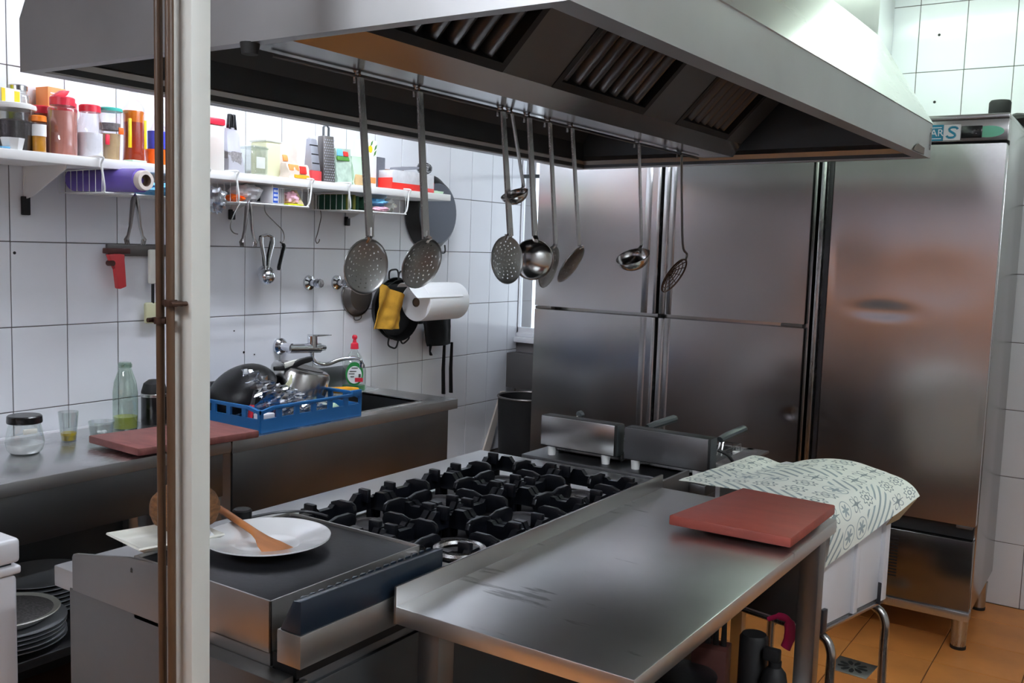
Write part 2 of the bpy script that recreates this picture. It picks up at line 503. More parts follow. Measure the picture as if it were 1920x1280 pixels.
def text_obj(name, s, size, mat, parent, origin, xdir, ydir, ext=0.0006, align='CENTER'):
    cu = bpy.data.curves.new(name, 'FONT')
    cu.body = s; cu.size = size; cu.extrude = ext; cu.align_x = align; cu.align_y = 'CENTER'
    tmp = bpy.data.objects.new(name+'_tmp', cu)
    COL.objects.link(tmp)
    dg = bpy.context.evaluated_depsgraph_get()
    me = bpy.data.meshes.new_from_object(tmp.evaluated_get(dg))
    bpy.data.objects.remove(tmp)
    x = Vector(xdir).normalized(); y = Vector(ydir).normalized(); z = x.cross(y)
    mt = Matrix((x, y, z)).transposed().to_4x4(); mt.translation = Vector(origin)
    me.transform(WM[parent.name].inverted() @ mt)
    me.materials.clear(); me.materials.append(M[mat])
    o = bpy.data.objects.new(name, me)
    COL.objects.link(o); o.parent = parent
    WM[o.name] = WM[parent.name]
    return o
# ================================================================== ROOM
WX, BY, CZ = -3.04, 4.61, 2.715      # left wall plane, back wall plane, ceiling
NY, RX = -2.3, 1.35                 # near wall and right wall, behind and beside the camera

def flat_struct(name, label, boxes, mat):
    mb = MB()
    for b in boxes: mb.box(*b)
    o = mb.build(name, mat)
    return tag(o, label, 'structure', None, 'structure')

TILE_ME = {}
def tile_wall(parent, axis, plane, us, vs, gap=0.0016, thick=0.004, mat='tile', skip=None):
    """lay tiles one by one between the given joint positions; axis 'x' = wall plane x const (u=y), 'y' = plane y const (u=x), 'z' = floor"""
    P0 = WM[parent.name].inverted()
    for i in range(len(us)-1):
        for j in range(len(vs)-1):
            u0, u1, v0, v1 = us[i], us[i+1], vs[j], vs[j+1]
            if skip and skip(u0, u1, v0, v1): continue
            mt = mat if isinstance(mat, str) else mat[(i+j*3+i*j) % len(mat)]
            key = (axis, round(u1-u0, 4), round(v1-v0, 4), mt)
            if key not in TILE_ME:
                a, b = (u1-u0)/2-gap, (v1-v0)/2-gap
                mb = MB()
                if axis == 'x': mb.box(0, thick, -a, a, -b, b)
                elif axis == 'y': mb.box(-a, a, -thick, 0, -b, b)
                else: mb.box(-a, a, -b, b, 0, thick)
                bmesh.ops.bevel(mb.bm, geom=mb.bm.edges[:], offset=0.0012, segments=1, affect='EDGES')
                bmesh.ops.recalc_face_normals(mb.bm, faces=mb.bm.faces)
                me = bpy.data.meshes.new('tile'); mb.bm.to_mesh(me); mb.bm.free()
                me.materials.append(M[mt]); TILE_ME[key] = me
            o = bpy.data.objects.new('tile', TILE_ME[key]); COL.objects.link(o)
            um, vm = (u0+u1)/2, (v0+v1)/2
            o.parent = parent
            o.location = P0 @ Vector((plane, um, vm) if axis == 'x' else (um, plane, vm) if axis == 'y' else (um, vm, plane))
            jit = 0.0025
            o.rotation_euler = (random.uniform(-jit, jit), random.uniform(-jit, jit), random.uniform(-jit, jit)) if axis != 'z' else (0, 0, 0)

def cuts(start, pitch, lo, hi):
    k0 = math.floor((lo-start)/pitch)
    v = [lo]
    k = k0
    while True:
        x = start+k*pitch
        if x > hi-0.02: break
        if x > lo+0.02: v.append(x)
        k += 1
    v.append(hi)
    return v

wall_left = flat_struct('wall_left', 'white tiled wall on the left with shelf and sink', [(WX-0.15, WX-0.004, NY, BY, 0, CZ)], 'grout')
tile_wall(wall_left, 'x', WX-0.004, cuts(1.6525, 0.1905, 1.08, BY), cuts(0.914, 0.276, 0.35, CZ))
# back wall with the window opening left of the fridges
wb = MB()
wx0, wx1, wz0, wz1 = -3.0395, -2.42, 1.01, 2.2
wb.box(WX-0.15, RX, BY+0.004, BY+0.15, 0, wz0).box(WX-0.15, RX, BY+0.004, BY+0.15, wz1, CZ)
wb.box(wx1, RX, BY+0.004, BY+0.15, wz0, wz1).box(WX-0.15, wx0, BY+0.004, BY+0.15, wz0, wz1)
wall_back = tag(wb.build('wall_back', 'grout'), 'white tiled back wall behind the steel fridges', 'structure', None, 'structure')
tile_wall(wall_back, 'y', BY+0.004, cuts(-0.951, 0.195, -2.35, RX), cuts(2.333, 0.293, 0, CZ))
tile_wall(wall_back, 'y', BY+0.004, cuts(-0.951, 0.195, WX, -2.35), cuts(2.333, 0.293, 0, 0.9))
for i, (x, z) in enumerate(((-0.866, 2.49), (-0.865, 2.20))):
    MB().cyl((x, BY-0.0012, z), (x, BY+0.004, z), 0.006, n=12).build('drill_hole', 'black', wall_back)
for i, (y, z) in enumerate(((1.665, 1.43), (2.655, 1.027), (3.42, 1.425), (2.4, 1.175), (2.55, 1.13), (2.6, 1.04))):
    MB().cyl((WX, y, z), (WX+0.0012, y, z), 0.005 if i in (0, 2, 5) else 0.003, n=10).build('drill_hole', 'black', wall_left)

wall_right = flat_struct('wall_right', 'plain white painted wall on the right', [(RX, RX+0.15, NY, BY, 0, CZ)], 'paint')
wall_near = flat_struct('wall_near', 'pale lilac plaster wall opposite the fridges', [(WX, RX, NY-0.15, NY, 1.1, CZ)], 'ochre')
tag(MB().box(WX, RX, NY-0.15, NY, 0, 1.1).build('dark_reflection_panel', 'darkpanel'), 'added unseen wainscot below the lilac plaster', 'structure', None, 'structure')  # added out of view to put dark tones in the steel reflections
tag(MB().box(WX, -0.4, NY, NY+0.03, 0.72, 1.42, 0.004).build('orange_reflection_band', 'warmband'), 'added unseen orange band giving the fridge doors a warm reflection', 'structure', None, 'structure')  # added out of view so the fridge doors reflect something warm
ceiling = flat_struct('ceiling', 'white painted ceiling', [(WX-0.15, RX+0.15, NY-0.15, BY+0.15, CZ, CZ+0.1)], 'paint')
floor = flat_struct('floor', 'terracotta tiled kitchen floor', [(WX-0.15, RX+0.15, NY-0.15, BY+0.15, -0.1, -0.004)], 'floorgrout')
def no_drain(u0, u1, v0, v1): return False
tile_wall(floor, 'z', -0.004, cuts(-0.868, 0.298, -2.36, RX), cuts(3.78, 0.298, 2.2, BY), gap=0.002, mat=('terra', 'terra2', 'terra'))
tile_wall(floor, 'z', -0.004, cuts(-0.868, 0.298, -2.36, RX), cuts(3.78, 0.298, -1.0, 2.2), gap=0.002, mat=('terra', 'terra2', 'terra'))
tag(MB().box(-0.52, 1.0, -1.5, 3.15, 0, 0.006, 0.002).build('bounce_sheet_right', 'rubber'), 'added unseen black sheet cutting floor bounce in the right hand aisle', 'structure', None, 'structure')  # unseen sheet added to cut the orange bounce off the floor
tag(MB().box(-2.44, -1.78, 1.2, 3.4, 0, 0.006, 0.002).build('bounce_sheet_sink', 'rubber'), 'added unseen black sheet cutting floor bounce in the sink aisle', 'structure', None, 'structure')  # second unseen sheet, added to dim floor bounce on the sink side
# boxed pier above the fridges
pier = MB().box(-1.9, -1.055, 4.16, BY-0.001, 2.1, CZ, 0.03, 4).build('trim_3', 'tile')
tag(pier, 'white glossy boxed pier above the double fridge', 'structure', None, 'structure')

# window: frame, bar, pane, sill
win = struct('window_1', 'bright window in the corner left of the fridges', 'structure', (-2.73, BY, wz0))
f = MB()
for b in ((wx0, wx0+0.006, wz0, wz1), (wx1-0.04, wx1, wz0, wz1), (wx0, wx1, wz0, wz0+0.03), (wx0, wx1, wz1-0.04, wz1)):
    f.box(b[0], b[1], BY+0.002, BY+0.035, b[2], b[3])
f.build('window_frame', 'white', win)
MB().box(wx0, wx1, BY+0.005, BY+0.03, 1.895, 1.915).build('window_bar', 'greyplast', win)
MB().box(wx0+0.006, wx1-0.04, BY+0.016, BY+0.020, wz0+0.03, wz1-0.04).build('pane', 'windowglass', win)
MB().box(wx0, wx1, BY-0.035, BY+0.03, 0.955, 0.985, 0.004).box(wx0, wx1, BY-0.012, BY+0.03, 0.985, 1.01, 0.003).build('window_sill', 'white', win)

# floor drain
dr = thing('floor_drain', 'square steel floor drain with a flower shaped grate', 'drain', (-0.80, 3.535, 0), R(-4))
MB().box(-0.07, 0.07, -0.07, 0.07, 0.0002, 0.003, 0.001).build('frame', 'ledge', dr, True)
g = MB()
for k in range(9):
    a = 2*pi*k/9
    c, s_ = math.cos(a), math.sin(a)
    pts = [(0.012, 0), (0.03, -0.009), (0.05, -0.007), (0.054, 0), (0.05, 0.007), (0.03, 0.009)]
    g.prism([(p*c-q*s_, p*s_+q*c, 0.003) for p, q in pts], (0, 0, 0.0007))
g.build('slot', 'black', dr, True)

# ================================================================== CEILING LIGHTS
def tube_light(label, x, y, rotz, mt='tube', L=1.2):
    t = thing('ceiling_light', label, 'ceiling light', (x, y, CZ), rotz)
    MB().box(-L/2-0.02, L/2+0.02, -0.06, 0.06, -0.045, 0, 0.006).build('housing', 'white', t, True)
    for s in (-1, 1):
        MB().cyl((-L/2, s*0.032, -0.062), (L/2, s*0.032, -0.062), 0.013, n=12).build('tube', mt, t, True)
        for e in (-1, 1):
            MB().box(e*(L/2+0.008)-0.008, e*(L/2+0.008)+0.008, s*0.032-0.014, s*0.032+0.014, -0.078, -0.044, 0.002).build('lamp_holder', 'whiteplast', t, True)
    return t
tube_light('twin fluorescent light over the aisle before the fridges', -0.75, 4.0, 0, 'tubelow')
tube_light('twin fluorescent light over the sink side of the hood', -2.24, 2.5, R(90), 'tubedim')
tube_light('twin fluorescent light over the right hand aisle', 0.80, 1.1, R(90))
tube_light('twin fluorescent light near the entrance behind the camera', -1.5, -0.9, 0)

# ================================================================== POST AND PIPES
pst = thing('support_post', 'white painted square post standing in front of the range', 'post', (-1.195, 0.92, 0))
MB().box(-1.226, -1.166, 0.9, 0.934, 0.004, CZ, 0.002).build('shaft', 'post', pst)
MB().box(-1.226, -1.152, 0.899, 0.948, 0, 0.006).build('base_plate', 'post', pst)
def pipe(label, xt, xb, y, clamps):
    t = thing('gas_pipe', label, 'pipe', (xb, y, 0))
    MB().tube([(xb, y, 0.002), ((xt+xb)/2-0.0006, y, 1.35), (xt, y, CZ)], 0.0062, n=14).build('pipe_run', 'copper', t)
    for z, dx in clamps:
        x = xb+(xt-xb)*z/CZ
        c = MB().cyl((x, y, z-0.005), (x, y, z+0.005), 0.0095, n=14)
        c.box(x-0.016, x+0.016, y-0.004, y+0.010, z-0.004, z+0.004, 0.001)
        c.cyl((x+dx, y-0.012, z), (x+dx, 0.899, z), 0.0035, n=8)
        c.build('clamp', 'clampm', t)
    return t
pipe('brown gas pipe, the left one of the pair on the white post', -1.2235, -1.2090, 0.8835, [(1.375, -0.014)])
pipe('brown gas pipe, the right one of the pair, nearer the white post', -1.1955, -1.1890, 0.8835, [(1.402, 0.016)])

# ================================================================== EXTRACTOR HOOD
Z0, Z1, Z2, Z3 = 1.83, 1.938, 2.235, CZ-0.002
HC = {(0, 0): (-1.995, 1.112), (1, 0): (-0.675, 1.124), (0, 1): (-2.03, 3.50), (1, 1): (-0.63, 3.355)}
def HQ(u, v, z, dx=0.0, dy=0.0):
    """point in the hood plan: u across, v along, inset dx/dy"""
    a, b, c, d = HC[(0, 0)], HC[(1, 0)], HC[(0, 1)], HC[(1, 1)]
    x = a[0]*(1-u)*(1-v)+b[0]*u*(1-v)+c[0]*(1-u)*v+d[0]*u*v
    y = a[1]*(1-u)*(1-v)+b[1]*u*(1-v)+c[1]*(1-u)*v+d[1]*u*v
    return (x+dx*(1-2*u), y+dy*(1-2*v), z)
def ring(z, dx=0, dy=0): return [HQ(0, 0, z, dx, dy), HQ(1, 0, z, dx, dy), HQ(1, 1, z, dx, dy), HQ(0, 1, z, dx, dy)]
def bands(mb, rings, closed=False):
    vs = [[mb.bm.verts.new(p) for p in r] for r in rings]
    for a, b in zip(vs[:-1], vs[1:]):
        for i in range(4): mb.bm.faces.new((a[i], a[(i+1) % 4], b[(i+1) % 4], b[i]))
    return mb
hood = thing('extractor_hood', 'large stainless steel canopy extractor hood over the range', 'hood', (-1.33, 2.2, Z0))
bands(MB(), [ring(Z1-0.001, 0.004, 0.004), ring(Z0+0.03, 0.05, 0.05), ring(Z0+0.012, 0.045, 0.028), ring(Z0, 0.043, 0.026), ring(Z0, 0, 0), ring(Z1, 0, 0)]).build('skirt', 'hoodface', hood, sharp=20)
# sloped canopy sides are separate sheets so each has its own grain
def sheet4(pts, t=0.003):
    mb = MB(); mb.bm.faces.new([mb.bm.verts.new(p) for p in pts])
    return mb.thicken(t)
sl = 0.19
sheet4([HQ(1, 0, Z1), HQ(1, 1, Z1), HQ(1, 1, Z2, sl), HQ(1, 0, Z2, sl)]).build('canopy_side', 'hood', hood)
sheet4([HQ(0, 1, Z1), HQ(0, 0, Z1), HQ(0, 0, Z2, sl), HQ(0, 1, Z2, sl)]).build('canopy_side', 'hood', hood)
sheet4([HQ(0, 0, Z1), HQ(1, 0, Z1), HQ(1, 0, Z2, sl), HQ(0, 0, Z2, sl)]).build('canopy_end', 'hoodface', hood)
sheet4([HQ(1, 1, Z1), HQ(0, 1, Z1), HQ(0, 1, Z2, sl), HQ(1, 1, Z2, sl)]).build('canopy_end', 'hoodface', hood)
bands(MB(), [ring(Z2, sl), ring(Z3, sl)]).build('duct', 'hoodface', hood, sharp=20)
# inside: dark lining of the skirt and canopy
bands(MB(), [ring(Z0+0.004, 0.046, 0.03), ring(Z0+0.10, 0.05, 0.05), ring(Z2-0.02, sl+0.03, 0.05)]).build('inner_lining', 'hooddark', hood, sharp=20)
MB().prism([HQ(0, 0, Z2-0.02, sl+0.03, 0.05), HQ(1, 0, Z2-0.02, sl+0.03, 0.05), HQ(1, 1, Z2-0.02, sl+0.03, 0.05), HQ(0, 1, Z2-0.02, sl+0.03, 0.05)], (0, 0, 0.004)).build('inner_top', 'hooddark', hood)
# central gutter
GX0, GX1, GZ = -1.392, -1.278, 1.845
gy0, gy1 = 1.165, 3.30
MB().prism([(GX0, gy0, GZ), (GX1, gy0, GZ), (GX1+0.028, gy0, GZ+0.045), (GX1+0.02, gy0, GZ+0.05), (GX0-0.02, gy0, GZ+0.05), (GX0-0.028, gy0, GZ+0.045)], (0, gy1-gy0, 0)).build('gutter', 'gutter', hood, sharp=25)
# grease filters and blank panels on both slopes of the V
FL = 0.37
c45 = math.cos(R(46)); s45 = math.sin(R(46))
for side in (1, -1):
    bx = GX1+0.026 if side == 1 else GX0-0.026
    bz = GZ+0.047
    def FP(d, y, h): # d up the slope, h out of the slope (towards below)
        return (bx+side*(d*c45+h*s45), y, bz+d*s45-h*c45)
    segs = [('f', 1.30, 1.80), ('b', 1.80, 2.012), ('f', 2.012, 2.513), ('b', 2.513, 2.735), ('f', 2.735, 3.16), ('b', 3.16, 3.30), ('b', 1.165, 1.30)]
    for kind, y0, y1 in segs:
        if kind == 'b':
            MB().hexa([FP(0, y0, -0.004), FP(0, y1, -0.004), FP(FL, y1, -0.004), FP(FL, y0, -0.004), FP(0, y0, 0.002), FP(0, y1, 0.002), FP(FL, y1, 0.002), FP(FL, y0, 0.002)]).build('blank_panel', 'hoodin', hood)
        else:
            fr = MB()
            def bar(d0, d1, a, b):
                fr.hexa([FP(d0, a, -0.045), FP(d0, b, -0.045), FP(d1, b, -0.045), FP(d1, a, -0.045), FP(d0, a, 0.004), FP(d0, b, 0.004), FP(d1, b, 0.004), FP(d1, a, 0.004)])
            e = 0.022
            bar(0, e, y0, y1); bar(FL-e, FL, y0, y1); bar(e, FL-e, y0, y0+e); bar(e, FL-e, y1-e, y1)
            fr.hexa([FP(0, y0, -0.05), FP(0, y1, -0.05), FP(FL, y1, -0.05), FP(FL, y0, -0.05), FP(0, y0, -0.044), FP(0, y1, -0.044), FP(FL, y1, -0.044), FP(FL, y0, -0.044)])
            fo = fr.build('grease_filter', 'black', hood)
            n = 7
            for k in range(n):
                yc = y0+e+(y1-y0-2*e)*(k+0.5)/n
                wv = (y1-y0-2*e)/n*0.66
                b_ = MB(); rows = []
                for q in range(7):
                    a = pi*q/6
                    rows.append((yc-math.cos(a)*wv/2, -0.034+math.sin(a)*0.028))
                vv = [[b_.bm.verts.new(FP(d, y, h)) for y, h in rows] for d in (e, FL-e)]
                for q in range(6): b_.bm.faces.new((vv[0][q], vv[0][q+1], vv[1][q+1], vv[1][q]))
                b_.build('baffle', 'baffle', fo)
    top = MB().prism([FP(FL, gy0, 0.002), FP(FL, gy0, -0.01), (bx+side*(FL*c45+0.125), gy0, Z2-0.03), (bx+side*(FL*c45+0.125), gy0, Z2-0.02)], (0, gy1-gy0, 0))
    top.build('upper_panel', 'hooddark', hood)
# utensil rail on the far edge of the gutter
MB().tube([(-1.388, 1.25, 1.838), (-1.388, 3.25, 1.838)], 0.0028, n=8).build('hanging_rail', 'hoodin', hood)
MB().cyl((-1.307, 1.128, 1.831), (-1.307, 1.128, 1.812), 0.017, 0.014, n=16).build('rubber_stop', 'rubber', hood)
# rust patch on the lower far end of the skirt and engraved scroll
MB().prism([(-0.6318, 3.10, 1.832), (-0.6305, 3.25, 1.832), (-0.6302, 3.252, 1.853), (-0.6312, 3.16, 1.857), (-0.6317, 3.12, 1.845)], (0.0012, 0, 0)).build('rust_patch', 'copper', hood)
sc_ = []
for k in range(40):
    a = 2*pi*k/26
    sc_.append((-0.6285-0.0, 3.325+0.013*math.sin(a)*(1-k/90), 1.885+0.038*math.cos(a)*(1-k/70)))
MB().tube(sc_, 0.0007, n=5).build('engraved_scroll', 'greymetal', hood)

# ================================================================== FRIDGES
FY = 3.938
def door(mb, x0, x1, z0, z1): mb.box(x0, x1, FY+0.006, FY+0.05, z0, z1, 0.003, 2).box(x0, x1, FY+0.0004, FY+0.007, z0, z0+0.004).box(x0, x1, FY+0.0004, FY+0.007, z1-0.004, z1).box(x0, x0+0.004, FY+0.0004, FY+0.007, z0, z1).box(x1-0.004, x1, FY+0.0004, FY+0.007, z0, z1)
dbl = thing('upright_fridge', 'wide double column stainless fridge with four doors, left of the single one', 'fridge', (-1.84, 4.25, 0))
MB().box(-2.5, -1.172, FY+0.052, 4.585, 0.15, 2.045, 0.003).build('body', 'fridge2', dbl)
MB().box(-2.5, -1.172, FY+0.005, FY+0.05, 1.925, 2.045, 0.003).build('control_fascia', 'fridge2', dbl)
MB().box(-2.5, -1.172, FY+0.01, FY+0.05, 0.15, 0.2, 0.003).build('plinth', 'fridge2', dbl)
for x in (-2.44, -1.23):
    for y in (FY+0.09, 4.5):
        MB().cyl((x, y, 0), (x, y, 0.15), 0.026, 0.03, n=16).build('foot', 'inox', dbl)
DENTS = [(-0.873, 1.297, 0.11, 0.030, 0.0035), (-1.203, 0.845, 0.035, 0.022, 0.004), (-0.70, 1.42, 0.18, 0.10, 0.003), (-1.02, 1.45, 0.12, 0.12, 0.003), (-1.55, 1.40, 0.25, 0.14, 0.003), (-0.60, 0.90, 0.2, 0.15, 0.003), (-2.2, 1.5, 0.3, 0.2, 0.004), (-1.09, 0.845, 0.03, 0.012, 0.003)]
def skin(x0, x1, z0, z1, parent):
    def f(u, v):
        x, z = x0+(x1-x0)*u, z0+(z1-z0)*v
        e = min(u, 1-u, v, 1-v)
        d = 0
        for a, b, ra, rb, h in DENTS:
            q = ((x-a)/ra)**2+((z-b)/rb)**2
            d += h*math.exp(-q**1.3)
        d *= min(1, e/0.04)
        return (x, FY-0.0008+d, z)
    mb = MB().grid(f, 70, 110)
    return mb.build('door_skin', 'fridge', parent, sharp=60)
def handle_strip(mb, x0, x1, z0, z1, bright):
    mb.box(x0, x1, FY-0.004, FY+0.02, z0, z1, 0.002)
for (x0, x1, hx0, hx1) in ((-2.497, -1.866, -1.925, -1.886), (-1.806, -1.178, 0, 0)):
    left = x0 < -2
    for z0, z1 in ((1.222, 1.92), (0.205, 1.205)):
        d_ = MB(); door(d_, x0, x1, z0, z1)
        dd = d_.build('door', 'fridge', dbl)
        skin(x0+0.001, x1-0.001, z0+0.001, z1-0.001, dd)
        # recessed grip profile along the meeting stile
        gx = (-1.866, -1.848) if left else (-1.833, -1.806)
        MB().box(gx[0], gx[1], FY-0.006, FY+0.045, z0, z1, 0.003).build('grip_profile', 'inox', dd)
        gx2 = (-1.925, -1.893) if left else (-1.800, -1.775)
        MB().box(gx2[0], gx2[1], FY-0.0015, FY+0.01, z0+0.001, z1-0.001, 0.001).build('grip_return', 'fridge2', dd)
    hx = (-2.49, -2.40) if left else (-1.275, -1.183)
    MB().box(hx[0], hx[1], FY-0.008, FY+0.03, 1.206, 1.221, 0.003).build('hinge', 'greymetal', dbl)
MB().box(-1.848, -1.833, FY+0.02, FY+0.05, 0.2, 1.925).build('door_gap', 'black', dbl)

sgl = thing('upright_fridge', 'tall single door stainless fridge at the right of the back wall', 'fridge', (-0.81, 4.25, 0))
sx0, sx1 = -1.148, -0.479
MB().box(sx0, sx1, FY+0.052, 4.585, 0.152, 2.04, 0.003).build('body', 'fridge2', sgl)
MB().box(sx0-0.001, sx1+0.001, FY-0.006, 4.588, 2.028, 2.046, 0.003).build('top_panel', 'fridge2', sgl)
fa = MB().box(sx0, sx1, FY+0.002, FY+0.055, 1.948, 2.028, 0.003).build('control_fascia', 'fridge2', sgl)
MB().box(sx0, sx1, FY+0.03, FY+0.06, 1.935, 1.95).build('door_gap', 'black', sgl)
dd = MB(); door(dd, sx0+0.055, sx1-0.002, 0.497, 1.938)
dd = dd.build('door', 'fridge', sgl)
skin(sx0+0.056, sx1-0.003, 0.498, 1.937, dd)
MB().box(sx0+0.005, sx0+0.024, FY-0.006, FY+0.045, 0.497, 1.938, 0.003).build('grip_profile', 'inox', dd)
MB().box(sx0+0.03, sx0+0.05, FY+0.012, FY+0.045, 0.497, 1.938, 0.002).build('grip_return', 'darkgrey', dd)
MB().box(sx0+0.01, sx1-0.01, FY+0.03, FY+0.06, 0.44, 0.5).build('kick_gap', 'black', sgl)
MB().box(sx1-0.07, sx1-0.012, FY+0.004, FY+0.03, 0.483, 0.497, 0.003).build('hinge', 'greymetal', sgl)
lp = MB().box(sx0+0.004, sx1-0.004, FY+0.004, FY+0.052, 0.158, 0.437, 0.003).build('lower_panel', 'lowpanel', sgl)
for k in range(14):
    z = 0.245+k*0.0125
    MB().box(-0.80, -0.752, FY+0.0025, FY+0.006, z, z+0.0055).build('vent_slot', 'black', lp)
MB().box(sx0, sx1, FY-0.004, FY+0.055, 0.124, 0.158, 0.003).build('bottom_rail', 'inox', sgl)
for x in (sx0+0.05, sx1-0.035):
    for y in (FY+0.045, 4.5):
        ft = MB().cyl((x, y, 0.01), (x, y, 0.125), 0.027, 0.031, n=18).build('foot', 'inox', sgl)
        MB().cyl((x, y, 0), (x, y, 0.012), 0.029, n=18).build('foot_pad', 'black', ft)
# fascia: teal label, emblem plate, display, sticker
lb = MB().box(-0.79, -0.700, FY-0.0005, FY+0.003, 1.953, 2.012).build('brand_label', 'labelteal', fa)
text_obj('label_text', 'AR', 0.037, 'printwhite', lb, (-0.722, FY-0.0007, 1.981), (1, 0, 0), (0, 0, 1))
MB().box(-0.785, -0.706, FY-0.0009, FY, 2.000, 2.003).box(-0.785, -0.706, FY-0.0009, FY, 1.959, 1.962).build('label_line', 'printwhite', lb)
ep = MB().box(-0.699, -0.640, FY-0.0005, FY+0.003, 1.953, 2.011).build('emblem_plate', 'printwhite', fa)
em = MB()
sp_ = [(0.017, 0.012), (0.012, 0.019), (0.0, 0.020), (-0.008, 0.017), (-0.010, 0.009), (-0.004, 0.003), (0.004, -0.003), (0.010, -0.009), (0.008, -0.017), (0.0, -0.020), (-0.012, -0.019), (-0.017, -0.012)]
sp_ = [(p.x, p.z) for p in smooth_path([(a*1.1, 0, b*0.95) for a, b in sp_], 3)]
for (xa, za), (xb, zb) in zip(sp_[:-1], sp_[1:]):
    nx, nz = -(zb-za), xb-xa
    L_ = math.hypot(nx, nz) or 1; nx, nz = nx/L_*0.0042, nz/L_*0.0042
    X0, Z0_ = -0.669, 1.982
    em.hexa([(X0+xa-nx, FY-0.0012, Z0_+za-nz), (X0+xb-nx, FY-0.0012, Z0_+zb-nz), (X0+xb-nx, FY, Z0_+zb-nz), (X0+xa-nx, FY, Z0_+za-nz), (X0+xa+nx, FY-0.0012, Z0_+za+nz), (X0+xb+nx, FY-0.0012, Z0_+zb+nz), (X0+xb+nx, FY, Z0_+zb+nz), (X0+xa+nx, FY, Z0_+za+nz)])
em.build('emblem', 'labelteal', ep)
ds = MB().box(-0.638, -0.566, FY-0.004, FY+0.003, 1.959, 2.004, 0.003).build('display', 'ledblack', fa)
for x, z in ((-0.592, 1.988), (-0.580, 1.988), (-0.586, 1.975), (-0.598, 1.975)):
    MB().box(x-0.003, x+0.003, FY-0.0046, FY-0.003, z-0.001, z+0.001).build('button_mark', 'greymetal', ds)
MB().prism([(-0.545+0.052*math.cos(2*pi*k/28), FY-0.001, 1.981+0.021*math.sin(2*pi*k/28)) for k in range(28)], (0, 0.003, 0)).build('sticker', 'tealtab', fa)
# black camera-like fitting on top
t = thing('round_fitting', 'small black round fitting on top of the single door fridge', 'fitting', (-0.548, 4.2, 2.046))
MB().lathe([(0, 0), (0.05, 0), (0.05, 0.022), (0.04, 0.026), (0.04, 0.075), (0.034, 0.084), (0, 0.084)], (0, 0, 0), 24).build('body', 'rubber', t, True)
t = thing('plastic_bag', 'dark grey bag lying on top of the single door fridge', 'bag', (-0.50, 4.4, 2.046))
bg = MB().ell((0.0, 0.03, 0.03), (0.045, 0.11, 0.032), 14, 8)
for v in bg.bm.verts: v.co += Vector(noise.noise_vector(v.co*22))*0.012; v.co.z = max(v.co.z, 0.001)
bg.build('sack', 'black', t, True)

# ================================================================== CLOTH-COVERED BOX ON TUBE STAND
bx = thing('white_case', 'white panelled case on a bent steel tube stand beside the table', 'case', (-0.660, 2.488, 0), R(-12.5))
BW, BD, BZ0, BZ1 = 0.34, 0.385, 0.5, 0.86
MB().box(-BW, -0.012, 0.0, BD, BZ0+0.012, BZ1, 0.004).build('shell', 'white', bx, True)
MB().box(-BW+0.02, -0.03, -0.006, 0.004, BZ0+0.02, BZ1-0.01, 0.002).build('front_panel', 'greymetal', bx, True)
MB().box(-0.014, -0.004, 0.012, BD*0.50, BZ0+0.02, BZ1-0.005, 0.002).build('side_panel', 'white', bx, True)
MB().box(-0.014, 0.004, BD*0.50, BD*0.56, BZ0+0.016, BZ1-0.005, 0.002).build('side_rib', 'white', bx, True)
MB().box(-0.014, -0.004, BD*0.56, BD-0.03, BZ0+0.02, BZ1-0.005, 0.002).build('side_panel', 'white', bx, True)
MB().box(-0.014, 0.008, BD-0.03, BD, BZ0+0.016, BZ1-0.005, 0.002).build('side_rib', 'white', bx, True)
MB().box(-BW, 0.0, 0.0, BD, BZ0, BZ0+0.012, 0.003).build('bottom_rail', 'inox', bx, True)
for y in (0.03, BD-0.02): MB().box(-0.006, 0.006, y-0.012, y+0.012, BZ0+0.005, BZ0+0.07, 0.002).build('corner_clip', 'darkgrey', bx, True)
for y in (0.06, BD-0.005):
    MB().tube(smooth_path([(-BW+0.0, y, BZ0-0.013), (-0.10, y, BZ0-0.013), (-0.02, y, BZ0-0.015), (0.012, y, BZ0-0.05), (0.014, y, BZ0-0.14), (0.018, y, 0.0)], 5), 0.0125, n=12).build('tube_leg', 'inox', bx, True)
    MB().tube(smooth_path([(-BW+0.1, y, BZ0-0.013), (-BW+0.02, y, BZ0-0.015), (-BW-0.012, y, BZ0-0.05), (-BW-0.014, y, BZ0-0.14), (-BW-0.018, y, 0.0)], 5), 0.0125, n=12).build('tube_leg', 'inox', bx, True)

LN, LF = Vector((-1.06, 2.46, 0.862)), Vector((-0.99, 2.86, 0.878))
RN, RF = Vector((-0.655, 2.44, 0.866)), Vector((-0.585, 2.86, 0.885))
HN, HF = Vector((-0.636, 2.425, 0.712)), Vector((-0.488, 2.80, 0.848))
def clothf(u, v):
    a = LN.lerp(LF, v); b = RN.lerp(RF, v); h = HN.lerp(HF, v)
    if u < 0.7:
        t = u/0.7
        p = a.lerp(b, t)
        p.z += 0.012*math.sin(pi*t)*(0.3+0.7*v)-0.022*math.exp(-((t-0.25)/0.14)**2)*v+0.014*math.exp(-((t-0.72)/0.2)**2)*v
    else:
        t = (u-0.7)/0.3
        p = b.lerp(h, t)
        bul = math.sin(pi*t)
        p += Vector((0.018, -0.004, 0.014))*bul*(1-0.4*v)
    p.z += 0.003*noise.noise(Vector((u*7, v*7, 3)))
    return p
cl = thing('patterned_cloth', 'off white oilcloth with grey ornament draped over the white case', 'tablecloth', (-0.8, 2.65, 0.875))
mb = MB().grid(clothf, 44, 24, True)
mb.thicken(-0.002)
mb.build('sheet', 'oilcloth', cl, sharp=60)
q0, q1 = clothf(1, 0.72), clothf(1, 0.985)
